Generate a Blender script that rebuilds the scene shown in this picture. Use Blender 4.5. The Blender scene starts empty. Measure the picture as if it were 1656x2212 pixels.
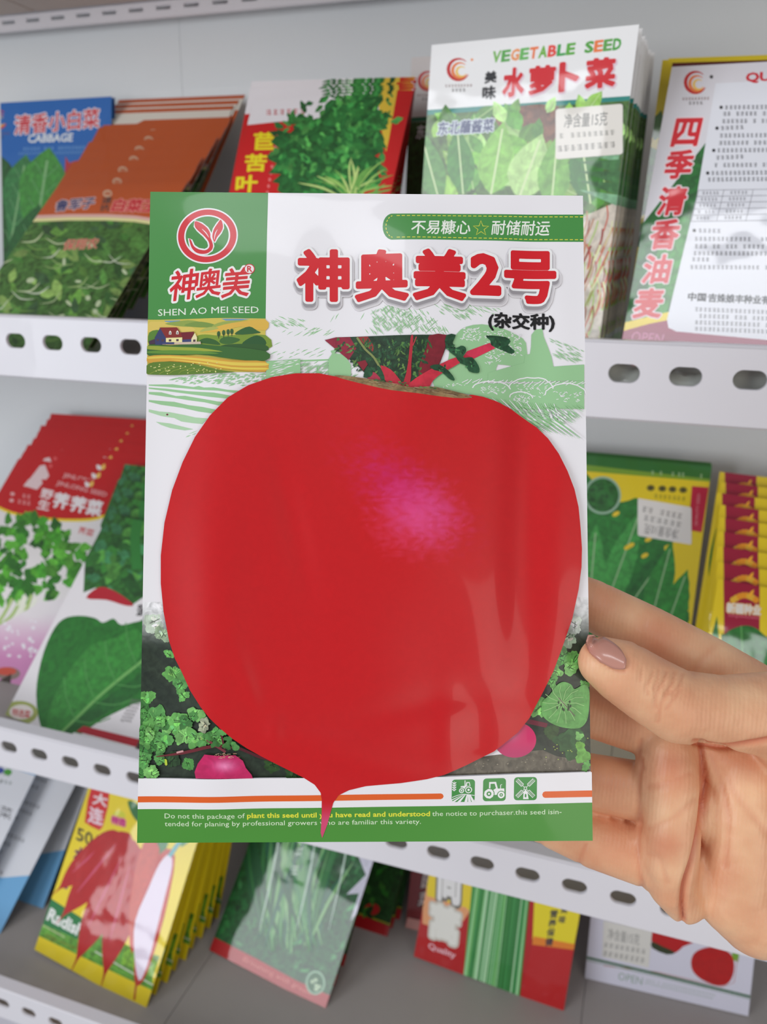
import bpy, bmesh, math, random
import numpy as np
from mathutils import Vector, Matrix
from mathutils.geometry import tessellate_polygon
from mathutils.bvhtree import BVHTree

sc = bpy.context.scene
col = sc.collection
random.seed(7)
rnd = random.random
U = random.uniform

# ------------------------------------------------------------------ camera
CZ = 1.35                      # eye height
FPX = 1720.0                   # focal length in pixels of the 1656 x 2212 frame
RIGHT = np.array([0.94679381, 0.32143322, 0.01619159])
DOWN = np.array([0.10851653, -0.27146725, -0.95631046])
FWD = np.array([-0.30299446, 0.90718588, -0.29190433])
EYE = np.array([0.0, 0.0, CZ])
cam = bpy.data.cameras.new('camera')
cam.sensor_fit = 'VERTICAL'
cam.sensor_height = 34.6
cam.lens = 34.6 * FPX / 2212
cam.clip_start = 0.01
cam.dof.use_dof = True
cam.dof.focus_distance = 0.234
cam.dof.aperture_fstop = 17.0
camo = bpy.data.objects.new('camera', cam)
col.objects.link(camo)
camo.matrix_world = Matrix(((RIGHT[0], -DOWN[0], -FWD[0], 0), (RIGHT[1], -DOWN[1], -FWD[1], 0),
                            (RIGHT[2], -DOWN[2], -FWD[2], CZ), (0, 0, 0, 1)))
sc.camera = camo

# ------------------------------------------------------------------ light
sc.view_settings.view_transform = 'Standard'
sc.view_settings.look = 'None'
sc.view_settings.exposure = 0.0
sc.view_settings.gamma = 1.0
sc.view_settings.use_curve_mapping = False
world = bpy.data.worlds.new('shop_daylight')
sc.world = world
world.use_nodes = True
bg = world.node_tree.nodes['Background']
bg.inputs[0].default_value = (0.92, 0.94, 1.0, 1)
bg.inputs[1].default_value = 0.33

def area(name, loc, target, sx, sy, power, color):
    l = bpy.data.lights.new(name, 'AREA')
    l.shape = 'RECTANGLE'
    l.size, l.size_y, l.energy, l.color = sx, sy, power, color
    o = bpy.data.objects.new(name, l)
    col.objects.link(o)
    o.location = loc
    o.rotation_euler = (Vector(target) - Vector(loc)).to_track_quat('-Z', 'Y').to_euler()
    return o
# the glazed shop front behind the photographer, and the brighter doorway to the left of it
area('shop_window_light', (-1.40, -1.35, CZ + 0.18), (-0.25, 0.6, 1.15), 1.0, 1.15, 21, (0.93, 0.96, 1.0))
area('fanlight', (-0.10, -1.30, CZ + 2.05), (-0.1, 0.5, 1.2), 0.9, 0.55, 13, (0.95, 0.97, 1.0))
area('doorway_light', (1.05, -0.95, 1.15), (0.05, 0.22, 1.22), 0.6, 1.3, 7, (1.0, 0.92, 0.82))

# ------------------------------------------------------------------ geometry of the view (used to take positions off the photo)
def ray(px, py):
    return FWD + RIGHT * ((px - 828) / FPX) + DOWN * ((py - 1106) / FPX)
def at_y(px, py, Y):
    d = ray(px, py); return EYE + d * (Y / d[1])
def at_depth(px, py, dep):
    return EYE + ray(px, py) * dep
def proj(p):
    q = np.asarray(p, float) - EYE
    z = q @ FWD
    return 828 + FPX * (q @ RIGHT) / z, 1106 + FPX * (q @ DOWN) / z

# ------------------------------------------------------------------ helpers
def tag(o, label=None, cat=None, group=None, kind=None):
    if label: o['label'] = label
    if cat: o['category'] = cat
    if group: o['group'] = group
    if kind: o['kind'] = kind
    return o
def link(name, me, mat=None, parent=None):
    o = bpy.data.objects.new(name, me)
    col.objects.link(o)
    if mat is not None and me is not None and not me.materials: me.materials.append(mat)
    if parent is not None: o.parent = parent
    return o
def lin(c, g=1.0):
    out = []
    for x in c[:3]:
        x = max(0.0, x) / 255
        x = x / 12.92 if x <= 0.04045 else ((x + 0.055) / 1.055) ** 2.4
        out.append(min(0.9, x * g))
    return out
def nodes(m):
    m.use_nodes = True
    return m.node_tree, m.node_tree.nodes['Principled BSDF']
def simple_mat(name, rgb, rough=0.5, noise=0.05, nscale=40, bump=0.0, coat=0.0, spec=0.5, bscale=300):
    m = bpy.data.materials.new(name)
    nt, b = nodes(m)
    b.inputs['Roughness'].default_value = rough
    b.inputs['Coat Weight'].default_value = coat
    b.inputs['Specular IOR Level'].default_value = spec
    tc = nt.nodes.new('ShaderNodeTexCoord')
    n = nt.nodes.new('ShaderNodeTexNoise'); n.inputs['Scale'].default_value = nscale; n.inputs['Detail'].default_value = 6
    nt.links.new(tc.outputs['Object'], n.inputs['Vector'])
    mx = nt.nodes.new('ShaderNodeMix'); mx.data_type = 'RGBA'
    c = lin(rgb)
    mx.inputs['A'].default_value = (*[x * (1 - noise) for x in c], 1)
    mx.inputs['B'].default_value = (*[min(1, x * (1 + noise)) for x in c], 1)
    nt.links.new(n.outputs['Fac'], mx.inputs['Factor'])
    nt.links.new(mx.outputs['Result'], b.inputs['Base Color'])
    if bump:
        n2 = nt.nodes.new('ShaderNodeTexNoise'); n2.inputs['Scale'].default_value = bscale; n2.inputs['Detail'].default_value = 3
        nt.links.new(tc.outputs['Object'], n2.inputs['Vector'])
        bp = nt.nodes.new('ShaderNodeBump'); bp.inputs['Strength'].default_value = bump; bp.inputs['Distance'].default_value = 0.001
        nt.links.new(n2.outputs['Fac'], bp.inputs['Height'])
        nt.links.new(bp.outputs['Normal'], b.inputs['Normal'])
    return m
def print_mat(name, rough, coat, bumpd, bscale, texscale):
    m = bpy.data.materials.new(name)
    nt, b = nodes(m)
    N, L = nt.nodes, nt.links
    at = N.new('ShaderNodeAttribute'); at.attribute_name = 'Col'
    tc = N.new('ShaderNodeTexCoord')
    n = N.new('ShaderNodeTexNoise'); n.inputs['Scale'].default_value = texscale; n.inputs['Detail'].default_value = 4; n.inputs['Distortion'].default_value = 0.8
    L.new(tc.outputs['Object'], n.inputs['Vector'])
    mr = N.new('ShaderNodeMapRange'); mr.inputs['From Min'].default_value = 0.32; mr.inputs['From Max'].default_value = 0.68
    mr.inputs['To Min'].default_value = 0.25; mr.inputs['To Max'].default_value = 1.9
    L.new(n.outputs['Fac'], mr.inputs['Value'])
    mf = N.new('ShaderNodeMix'); mf.data_type = 'FLOAT'; mf.inputs['A'].default_value = 1.0
    L.new(at.outputs['Alpha'], mf.inputs['Factor']); L.new(mr.outputs['Result'], mf.inputs['B'])
    sc_ = N.new('ShaderNodeVectorMath'); sc_.operation = 'SCALE'
    L.new(at.outputs['Color'], sc_.inputs[0]); L.new(mf.outputs['Result'], sc_.inputs['Scale'])
    L.new(sc_.outputs['Vector'], b.inputs['Base Color'])
    b.inputs['Roughness'].default_value = rough
    b.inputs['Coat Weight'].default_value = coat
    b.inputs['Coat Roughness'].default_value = 0.06
    b.inputs['Specular IOR Level'].default_value = 0.35
    if bumpd:
        n2 = N.new('ShaderNodeTexNoise'); n2.inputs['Scale'].default_value = bscale; n2.inputs['Detail'].default_value = 1.5
        L.new(tc.outputs['Object'], n2.inputs['Vector'])
        bp = N.new('ShaderNodeBump'); bp.inputs['Strength'].default_value = 1; bp.inputs['Distance'].default_value = bumpd
        L.new(n2.outputs['Fac'], bp.inputs['Height'])
        L.new(bp.outputs['Normal'], b.inputs['Normal'])
        L.new(bp.outputs['Normal'], b.inputs['Coat Normal'])
    return m
M_PRINT = print_mat('glossy_printed_film', 0.5, 0.85, 0.0012, 27, 170)
M_HELD = print_mat('satin_printed_film', 0.36, 0.22, 0.0, 30, 420)
M_FOIL = simple_mat('packet_foil', (205, 203, 205), 0.3, 0.05, 30, coat=0.4)
M_STEEL = simple_mat('white_enamelled_steel', (232, 230, 236), 0.38, 0.03, 12, coat=0.15)
M_SHELF = simple_mat('grey_shelf_board', (176, 170, 166), 0.42, 0.09, 9, bump=0.15, bscale=60)
M_WALL = simple_mat('pale_wall_panel', (232, 236, 238), 0.42, 0.05, 5, bump=0.1, bscale=25, coat=0.1)
M_UNDER = simple_mat('beige_board_underside', (205, 190, 180), 0.6, 0.04, 8)

def smooth_pts(pts, n=6, closed=True):
    P = [np.array(p, float) for p in pts]
    out = []
    m = len(P)
    for i in range(m if closed else m - 1):
        if closed: a, b, c, d = P[i - 1], P[i], P[(i + 1) % m], P[(i + 2) % m]
        else: a, b, c, d = P[max(i - 1, 0)], P[i], P[i + 1], P[min(i + 2, m - 1)]
        for k in range(n):
            t = k / n
            out.append(tuple(0.5 * ((2 * b) + (-a + c) * t + (2 * a - 5 * b + 4 * c - d) * t * t + (-a + 3 * b - 3 * c + d) * t ** 3)))
    if not closed: out.append(tuple(P[-1]))
    return out

GLYPH = {}
def glyph(s, off=0.0):
    k = (s, off)
    if k not in GLYPH:
        c = bpy.data.curves.new('t', 'FONT')
        c.body = s; c.size = 1.0; c.offset = off; c.resolution_u = 2; c.fill_mode = 'BOTH'; c.dimensions = '2D'
        o = bpy.data.objects.new('t', c)
        me = o.to_mesh()
        V = [(v.co.x, v.co.y) for v in me.vertices]
        me.calc_loop_triangles()
        T = [tuple(t.vertices) for t in me.loop_triangles]
        o.to_mesh_clear()
        bpy.data.objects.remove(o); bpy.data.curves.remove(c)
        GLYPH[k] = (V, T)
    return GLYPH[k]
def glyph_bold(s, off):
    """a string fattened evenly by off: the area within that distance of its ink, as clean non-overlapping faces"""
    k = (s, off, 'b')
    if k in GLYPH: return GLYPH[k]
    V0, T0 = glyph(s, 0.0)
    V = np.array(V0)
    cnt = {}
    for t in T0:
        for a, b in ((t[0], t[1]), (t[1], t[2]), (t[2], t[0])):
            q = (min(a, b), max(a, b)); cnt[q] = cnt.get(q, 0) + 1
    E_ = np.array([q for q, c in cnt.items() if c == 1])
    A0, B0 = V[E_[:, 0]], V[E_[:, 1]]
    D = B0 - A0; L2 = (D ** 2).sum(1) + 1e-12
    res = 84 if len(s) == 1 else 48
    h = 1.0 / res
    lo = V.min(0) - off - 2 * h; hi = V.max(0) + off + 2 * h
    nx, ny = int((hi[0] - lo[0]) / h) + 2, int((hi[1] - lo[1]) / h) + 2
    xs = lo[0] + np.arange(nx) * h
    F = np.empty((ny, nx))
    for j in range(ny):
        y = lo[1] + j * h
        px = xs[:, None] - A0[None, :, 0]; py = y - A0[None, :, 1]
        t = np.clip((px * D[:, 0] + py * D[:, 1]) / L2, 0, 1)
        d = np.sqrt(((px - t * D[:, 0]) ** 2 + (py - t * D[:, 1]) ** 2).min(1))
        c = (A0[:, 1] > y) != (B0[:, 1] > y)
        xi = A0[c, 0] + (y - A0[c, 1]) / (D[c, 1]) * D[c, 0]
        ins = ((xi[None, :] > xs[:, None]).sum(1) % 2) == 1
        F[j] = np.where(ins, -d, d) - off
    OV = []; OT = []; idx = {}
    def gv(i, j):
        q = (i, j)
        if q not in idx: idx[q] = len(OV); OV.append((xs[i], lo[1] + j * h))
        return idx[q]
    def ev(i, j, i2, j2):
        q = (i, j, i2, j2) if (i, j) < (i2, j2) else (i2, j2, i, j)
        if q not in idx:
            a, b = F[q[1], q[0]], F[q[3], q[2]]; t = a / (a - b)
            idx[q] = len(OV); OV.append((xs[q[0]] + (xs[q[2]] - xs[q[0]]) * t, lo[1] + (q[1] + (q[3] - q[1]) * t) * h))
        return idx[q]
    I_ = F < 0
    for j in range(ny - 1):
        i = 0
        while i < nx - 1:
            c = (I_[j, i], I_[j, i + 1], I_[j + 1, i + 1], I_[j + 1, i])
            n_ = sum(c)
            if n_ == 4:
                i2 = i
                while i2 + 1 < nx - 1 and I_[j, i2 + 2] and I_[j + 1, i2 + 2] and i2 - i < 7: i2 += 1
                a, b, c_, d = gv(i, j), gv(i2 + 1, j), gv(i2 + 1, j + 1), gv(i, j + 1)
                OT += [(a, b, c_), (a, c_, d)]; i = i2 + 1; continue
            if n_:
                P = [(i, j), (i + 1, j), (i + 1, j + 1), (i, j + 1)]; pl = []
                for k_ in range(4):
                    p, q = P[k_], P[(k_ + 1) % 4]
                    if c[k_]: pl.append(gv(*p))
                    if c[k_] != c[(k_ + 1) % 4]: pl.append(ev(*p, *q))
                for k_ in range(1, len(pl) - 1): OT.append((pl[0], pl[k_], pl[k_ + 1]))
            i += 1
    GLYPH[k] = (OV, OT)
    return GLYPH[k]
def gbox(s):
    V = glyph(s, 0.0)[0]
    xs = [v[0] for v in V]; ys = [v[1] for v in V]
    return min(xs), max(xs), min(ys), max(ys)

class Sheet:
    """A flat printed face standing in the scene; shapes are taken off the photo onto its plane and stored in metres."""
    def __init__(s, o, u, v, w, h, dz=8e-6, cell=None, relief=None, gain=1.12):
        s.o, s.u, s.v, s.w, s.h = map(np.asarray, (o, u, v, w, h)); s.w = float(w); s.h = float(h)
        s.n = np.cross(s.u, s.v); s.dz = dz; s.cell = cell; s.relief = relief; s.gain = gain
        s.shapes = []; s.boxes = []; s.layers = []
    def m(s, px, py):
        d = ray(px, py)
        t = ((s.o - EYE) @ s.n) / (d @ s.n)
        p = EYE + d * t - s.o
        return float(p @ s.u), float(p @ s.v)
    def px(s, a, b):
        return proj(s.o + s.u * a + s.v * b)
    def add(s, V, T, c, tex=0.0, sub=None, grp=0):
        """V in photo pixels"""
        s.add_ab([s.m(*p) for p in V], T, c, tex, sub, grp)
    def add_ab(s, V, T, c, tex=0.0, sub=None, grp=0):
        xs = [p[0] for p in V]; ys = [p[1] for p in V]
        bx = (min(xs), max(xs), min(ys), max(ys))
        hw = s.w / 2
        if bx[0] > hw or bx[1] < -hw or bx[2] > s.h or bx[3] < 0: return
        clip = bx[0] < -hw - 1e-6 or bx[1] > hw + 1e-6 or bx[2] < -1e-6 or bx[3] > s.h + 1e-6
        cell = sub or s.cell
        big = cell and max(bx[1] - bx[0], bx[3] - bx[2]) > cell * 1.3
        if clip or big:
            bm = bmesh.new()
            vs = [bm.verts.new((p[0], p[1], 0)) for p in V]
            for t in T:
                try: bm.faces.new([vs[i] for i in t])
                except ValueError: pass
            def cut(co, no, clear):
                bmesh.ops.bisect_plane(bm, geom=bm.verts[:] + bm.edges[:] + bm.faces[:], plane_co=co, plane_no=no, clear_outer=clear, dist=1e-7)
            if clip:
                for co, no in (((hw, 0, 0), (1, 0, 0)), ((-hw, 0, 0), (-1, 0, 0)), ((0, s.h, 0), (0, 1, 0)), ((0, 0, 0), (0, -1, 0))): cut(co, no, True)
            if big:
                for ax in (0, 1):
                    lo, hi = bx[2 * ax], bx[2 * ax + 1]
                    if ax == 0: lo, hi = max(lo, -hw), min(hi, hw)
                    else: lo, hi = max(lo, 0), min(hi, s.h)
                    k = math.ceil(lo / cell)
                    while k * cell < hi:
                        co = [0, 0, 0]; co[ax] = k * cell; no = [0, 0, 0]; no[ax] = 1
                        cut(co, no, False); k += 1
            bmesh.ops.triangulate(bm, faces=bm.faces[:])
            bm.verts.index_update()
            V = [(v.co.x, v.co.y) for v in bm.verts]
            T = [tuple(v.index for v in f.verts) for f in bm.faces]
            bm.free()
            if not T: return
            xs = [p[0] for p in V]; ys = [p[1] for p in V]
            bx = (min(xs), max(xs), min(ys), max(ys))
        lay = 1
        if s.boxes:
            B = np.array(s.boxes)
            hit = (B[:, 0] <= bx[1]) & (B[:, 1] >= bx[0]) & (B[:, 2] <= bx[3]) & (B[:, 3] >= bx[2])
            if hit.any(): lay = int(np.array(s.layers)[hit].max()) + 1
        s.boxes.append(bx); s.layers.append(lay)
        if callable(c):
            C = []
            for a, b in V:
                r = c(*s.px(a, b)); C.append((*lin(r, s.gain), r[3] if len(r) > 3 else tex))
        else:
            k = (*lin(c, s.gain), tex); C = [k] * len(V)
        s.shapes.append((V, T, C, lay, grp))
    # ---- drawing, all in photo pixels
    def poly(s, pts, c, tex=0.0, sm=0, sub=None, grp=0):
        if sm: pts = smooth_pts(pts, sm)
        P = [s.m(*p) for p in pts]
        T = tessellate_polygon([[Vector((a, b, 0)) for a, b in P]])
        s.add_ab(P, [tuple(t) for t in T], c, tex, sub, grp)
    def stroke(s, pts, wd, c, sm=0, closed=False, grp=0, tex=0.0, taper=False):
        if sm: pts = smooth_pts(pts, sm, closed)
        P = [np.array(p, float) for p in pts]
        n = len(P)
        V = []; T = []
        for i in range(n):
            if closed: d = P[(i + 1) % n] - P[i - 1]
            else: d = P[min(i + 1, n - 1)] - P[max(i - 1, 0)]
            l = np.hypot(*d) or 1
            w_ = wd
            if taper: w_ = wd * (0.15 + 0.85 * math.sin(math.pi * min(max(i / (n - 1), 0.02), 0.98)))
            q = np.array([-d[1], d[0]]) / l * w_ / 2
            V += [tuple(P[i] + q), tuple(P[i] - q)]
        for i in range(n if closed else n - 1):
            j = (i + 1) % n
            T += [(2 * i, 2 * i + 1, 2 * j + 1), (2 * i, 2 * j + 1, 2 * j)]
        s.add(V, T, c, tex, None, grp)
    def ell(s, cx, cy, rx, ry, c, n=28, rot=0.0, jag=0.0, tex=0.0, grp=0, sub=None):
        cr, sr = math.cos(rot), math.sin(rot)
        pts = []
        for i in range(n):
            a = 2 * math.pi * i / n
            k = 1 + (U(-jag, jag) if jag else 0)
            x, y = rx * k * math.cos(a), ry * k * math.sin(a)
            pts.append((cx + x * cr - y * sr, cy + x * sr + y * cr))
        V = [(cx, cy)] + pts
        T = [(0, 1 + i, 1 + (i + 1) % n) for i in range(n)]
        s.add(V, T, c, tex, sub, grp)
    def ring(s, cx, cy, rx, ry, wd, c, n=40, grp=0, dash=0):
        V = []; T = []
        for i in range(n):
            a = 2 * math.pi * i / n
            V += [(cx + rx * math.cos(a), cy + ry * math.sin(a)), (cx + (rx - wd) * math.cos(a), cy + (ry - wd) * math.sin(a))]
            j = (i + 1) % n
            if not dash or i % 2: T += [(2 * i, 2 * i + 1, 2 * j + 1), (2 * i, 2 * j + 1, 2 * j)]
        s.add(V, T, c, 0, None, grp)
    def rect(s, x0, y0, x1, y1, c, grp=0, r=0, slope=0.0, tex=0.0, sub=None):
        if r:
            pts = []
            for cx, cy, a0 in ((x1 - r, y1 - r, 0), (x0 + r, y1 - r, 90), (x0 + r, y0 + r, 180), (x1 - r, y0 + r, 270)):
                for k in range(5):
                    a = math.radians(a0 + 22.5 * k); pts.append((cx + r * math.cos(a), cy + r * math.sin(a)))
        else: pts = [(x0, y0), (x1, y0), (x1, y1), (x0, y1)]
        s.poly([(x, y + slope * (x - x0)) for x, y in pts], c, tex, 0, sub, grp)
    def text(s, t, tl, tr, bl, c, off=0.0, grp=0, skew=0.0, halo=None, hoff=0.06):
        """string whose ink box fills the parallelogram tl-tr-bl"""
        x0, x1, y0, y1 = gbox(t)
        tl, tr, bl = (np.array(p, float) for p in (tl, tr, bl))
        ex = (tr - tl) / max(x1 - x0, 1e-6); ey = (bl - tl) / max(y1 - y0, 1e-6)
        def put(o, cc, d=(0, 0)):
            V, T = glyph_bold(t, o) if o > 0 and (not t.isascii() or o > .03) else glyph(t, o)
            if T: s.add([tuple(tl + ex * (x - x0 + skew * (y - y0)) + ey * (y1 - y) + np.array(d)) for x, y in V], T, cc, 0, None, grp)
        if halo:
            for h in (halo if isinstance(halo, list) else [(halo, hoff, (0, 0))]): put(h[1], h[0], h[2])
        put(off, c)
    def column(s, t, p0, p1, wd, ht, c, off=0.02, across=None, **k):
        """characters stacked from centre p0 to centre p1"""
        p0, p1 = np.array(p0, float), np.array(p1, float)
        n = len(t)
        ax = np.array(across if across else (1, 0), float); ax /= np.hypot(*ax)
        dn = (p1 - p0) / np.hypot(*(p1 - p0))
        for i, ch in enumerate(t):
            cc = p0 + (p1 - p0) * (i / max(n - 1, 1))
            tl = cc - ax * wd / 2 - dn * ht / 2
            s.text(ch, tl, tl + ax * wd, tl + dn * ht, c, off, **k)
    def scribble(s, p0, p1, ht, c, n=None, grp=0, fill=0.8):
        """a line of print too small to read: short marks, one cluster per character"""
        p0, p1 = np.array(p0, float), np.array(p1, float)
        d = p1 - p0; L = np.hypot(*d); d = d / L; q = np.array([-d[1], d[0]])
        n = n or max(2, int(L / (ht * 1.05)))
        V = []; T = []
        def bar(a, b, w_):
            e = b - a; l = np.hypot(*e) or 1; r = np.array([-e[1], e[0]]) / l * w_ / 2
            k = len(V); V.extend([tuple(a + r), tuple(a - r), tuple(b - r), tuple(b + r)]); T.extend([(k, k + 1, k + 2), (k, k + 2, k + 3)])
        for i in range(n):
            if rnd() > fill + 0.15: continue
            x = L * i / n; cw = L / n * 0.8
            for k in range(3):
                y = ht * (k - 1) * 0.36
                bar(p0 + d * (x + U(0, .15) * cw) + q * y, p0 + d * (x + cw * U(.75, 1)) + q * (y + U(-.05, .05) * ht), ht * 0.13)
            xx = x + cw * U(.3, .7)
            bar(p0 + d * xx - q * ht * .5, p0 + d * xx + q * ht * .5, ht * 0.14)
        if T: s.add(V, T, c, 0, None, grp)
    def leaf(s, x, y, L, W, ang, c, vein=None, jag=0.0, tex=0.35, n=9, grp=0, pw=0.8):
        a = math.radians(ang); dx, dy = math.cos(a), math.sin(a)
        up = []; dn = []
        for i in range(n + 1):
            t = i / n
            wv = W / 2 * math.sin(math.pi * t ** pw) * (1 + U(-jag, jag))
            wv2 = W / 2 * math.sin(math.pi * t ** pw) * (1 + U(-jag, jag))
            up.append((x + dx * L * t - dy * wv, y + dy * L * t + dx * wv))
            dn.append((x + dx * L * t + dy * wv2, y + dy * L * t - dx * wv2))
        V = []; T = []
        for p, q in zip(up, dn): V += [p, q]
        for i in range(n): T += [(2 * i, 2 * i + 1, 2 * i + 3), (2 * i, 2 * i + 3, 2 * i + 2)]
        s.add(V, T, c, tex, None, grp)
        if vein:
            s.stroke([(x, y), (x + dx * L * .9, y + dy * L * .9)], max(1.0, W * 0.05), vein, grp=grp)
    def leaves(s, cx, cy, rx, ry, n, L, W, pal, jag=0.2, ang=(0, 360), tex=0.4, grp=0, inside=None, vein=None):
        k = 0; tries = 0
        while k < n and tries < n * 20:
            tries += 1
            x, y = cx + U(-1, 1) * rx, cy + U(-1, 1) * ry
            if inside is None:
                if ((x - cx) / rx) ** 2 + ((y - cy) / ry) ** 2 > 1: continue
            elif not inside(x, y): continue
            f = U(.6, 1.25)
            b = random.choice(pal); g = U(.82, 1.18)
            s.leaf(x, y, L * f, W * f, U(*ang), tuple(v * g for v in b), jag=jag, tex=tex, n=6, grp=grp, vein=vein if rnd() < .4 else None)
            k += 1
    def mesh(s, name, grp=None, base_lift=0.0):
        V = []; F = []; C = []
        for sv, st, scol, lay, g in s.shapes:
            if grp is not None and g != grp: continue
            b = len(V)
            for (x, y) in sv:
                V.append((x, -(s.dz * lay + base_lift + (s.relief(x, y) if s.relief else 0)), y))
            for t in st:
                (ax, ay), (bx, by), (cx, cy) = sv[t[0]], sv[t[1]], sv[t[2]]
                k = (bx - ax) * (cy - ay) - (by - ay) * (cx - ax)
                if abs(k) < 1e-14: continue
                F.append((b + t[0], b + t[1], b + t[2]) if k > 0 else (b + t[0], b + t[2], b + t[1]))
            C += scol
        me = bpy.data.meshes.new(name)
        me.from_pydata(V, [], F)
        at = me.color_attributes.new('Col', 'FLOAT_COLOR', 'POINT')
        at.data.foreach_set('color', np.array(C, np.float32).ravel())
        if s.relief:
            # light the print with the smooth normals of the sheet it lies on
            N = []
            e = 3e-4
            for x, _, y in V:
                R0 = s.nrelief; hx = (R0(x + e, y) - R0(x - e, y)) / (2 * e); hy = (R0(x, y + e) - R0(x, y - e)) / (2 * e)
                q = Vector((-hx, -1, -hy)); q.normalize(); N.append(q)
            me.polygons.foreach_set('use_smooth', [True] * len(me.polygons))
            me.normals_split_custom_set_from_vertices(N)
        me.update()
        return me

# ------------------------------------------------------------------ the setting
def boxmesh(name, x0, x1, y0, y1, z0, z1, bev=0.0):
    bm = bmesh.new()
    bmesh.ops.create_cube(bm, size=1, matrix=Matrix.Translation(((x0 + x1) / 2, (y0 + y1) / 2, (z0 + z1) / 2)) @ Matrix.Diagonal((x1 - x0, y1 - y0, z1 - z0, 1)))
    if bev: bmesh.ops.bevel(bm, geom=bm.edges[:], offset=bev, segments=2, affect='EDGES', profile=0.5)
    me = bpy.data.meshes.new(name); bm.to_mesh(me); bm.free()
    return me
YB = 0.775                     # back wall
YF = 0.44                      # front lips
X0, X1 = -1.05, 0.52
wall = tag(link('wall_back', None), kind='structure')
for i in range(3):
    xa = [-1.1, -0.479, 0.262][i]; xb = [-0.479, 0.262, 0.9][i]
    link('wall_panel', boxmesh('wall_panel', xa + 0.0001, xb - 0.0001, YB, YB + 0.012, 0.35, 1.75, 0.0003), M_WALL, wall)
link('wall_backing', boxmesh('wall_backing', -1.1, 0.9, YB + 0.013, YB + 0.02, 0.35, 1.75), M_SHELF, wall)

def lip_mesh(x0, x1, zt, zb, pitch, off, hw, hh, hz, th=0.0011, fold=0.012):
    """sheet-steel strip in the plane y=0 with a row of real slots, both edges folded back"""
    V = []; F = []
    K = 24
    def slot():
        pts = []
        r = hh / 2
        for i in range(K):
            a = 2 * math.pi * (i + 0.5) / K
            cx = (hw / 2 - r) * (1 if math.cos(a) > 0 else -1)
            pts.append((cx + r * math.cos(a), r * math.sin(a), a))
        return pts
    S = slot()
    n0 = math.ceil((x0 - off) / pitch); n1 = math.floor((x1 - off) / pitch)
    for n in range(n0, n1 + 1):
        cx = off + n * pitch
        b = len(V)
        outer = []
        for (sx, sz, a) in S:
            X, Z = sx, sz
            # push to the cell border
            tx = (pitch / 2) / max(abs(math.cos(a)), 1e-6)
            tz = ((zt - hz) if math.sin(a) > 0 else (hz - zb)) / max(abs(math.sin(a)), 1e-6)
            t = min(tx, tz)
            ox = max(-pitch / 2, min(pitch / 2, t * math.cos(a))); oz = t * math.sin(a)
            outer.append((ox, oz))
        corners = [(pitch / 2, zt - hz), (-pitch / 2, zt - hz), (-pitch / 2, zb - hz), (pitch / 2, zb - hz)]
        poly_in = [(cx + p[0], 0, hz + p[1]) for p in S]
        V += poly_in
        V += [(cx + p[0], 0, hz + p[1]) for p in outer]
        V += [(cx + c[0], 0, hz + c[1]) for c in corners]
        V += [(cx + p[0] * 0.985, 0.0016, hz + p[1] * 0.97) for p in S]   # pressed rim of the slot
        for i in range(K):
            j = (i + 1) % K
            oi, oj = outer[i], outer[j]
            F.append((b + i, b + j, b + K + j, b + K + i))
            F.append((b + i, b + 2 * K + 4 + i, b + 2 * K + 4 + j, b + j))
            si = abs(abs(oi[0]) - pitch / 2) < 1e-7; sj = abs(abs(oj[0]) - pitch / 2) < 1e-7
            if si != sj:
                q = {(True, True): 0, (False, True): 1, (False, False): 2, (True, False): 3}[((oi[0] + oj[0]) > 0, (oi[1] + oj[1]) > 0)]
                F.append((b + K + i, b + K + j, b + 2 * K + q))
    xa, xb = off + (n0 - .5) * pitch, off + (n1 + .5) * pitch
    b = len(V)
    V += [(xa, 0, zt), (xb, 0, zt), (xb, 0.0012, zt + 0.0009), (xa, 0.0012, zt + 0.0009), (xb, fold, zt + 0.0009), (xa, fold, zt + 0.0009), (xb, fold, zt - 0.004), (xa, fold, zt - 0.004)]
    F += [(b, b + 1, b + 2, b + 3), (b + 3, b + 2, b + 4, b + 5), (b + 5, b + 4, b + 6, b + 7)]
    b = len(V)
    V += [(xa, 0, zb), (xb, 0, zb), (xb, 0.0012, zb - 0.0009), (xa, 0.0012, zb - 0.0009), (xb, fold * 1.6, zb - 0.0009), (xa, fold * 1.6, zb - 0.0009)]
    F += [(b + 1, b, b + 3, b + 2), (b + 2, b + 3, b + 5, b + 4)]
    me = bpy.data.meshes.new('perforated_lip')
    me.from_pydata(V, [], F)
    bm = bmesh.new(); bm.from_mesh(me)
    bmesh.ops.remove_doubles(bm, verts=bm.verts, dist=1e-6)
    bmesh.ops.recalc_face_normals(bm, faces=bm.faces[:])
    bm.to_mesh(me); bm.free()
    return me

def shelf(label, deck, zt, zb, pitch, off, seams, back=True):
    r = link('metal_shelf', None); r.location = (0, YF, deck)
    tag(r, label, 'shelf')
    hz = zt - 0.0155
    lp = link('perforated_lip', lip_mesh(X0, X1, zt - deck, zb - deck, pitch, off, 0.0168, 0.0106, hz - deck), M_STEEL, r)
    mod = lp.modifiers.new('thick', 'SOLIDIFY'); mod.thickness = 0.0009; mod.offset = 0
    xs = [X0] + seams + [X1]
    for a, b_ in zip(xs[:-1], xs[1:]):
        link('deck_panel', boxmesh('deck_panel', a + 0.0002, b_ - 0.0002, 0.002, YB - YF - 0.001, -0.0035, -0.0006, 0.0006), M_SHELF, r)
    link('deck_rail', boxmesh('deck_rail', X0, X1, 0.02, YB - YF - 0.002, -0.006, -0.0038), M_STEEL, r)
    return r
SE = [-0.741, -0.370, 0.001, 0.372]
Z2, Z3, Z4 = CZ - 0.070, CZ - 0.394, CZ - 0.682
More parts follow.
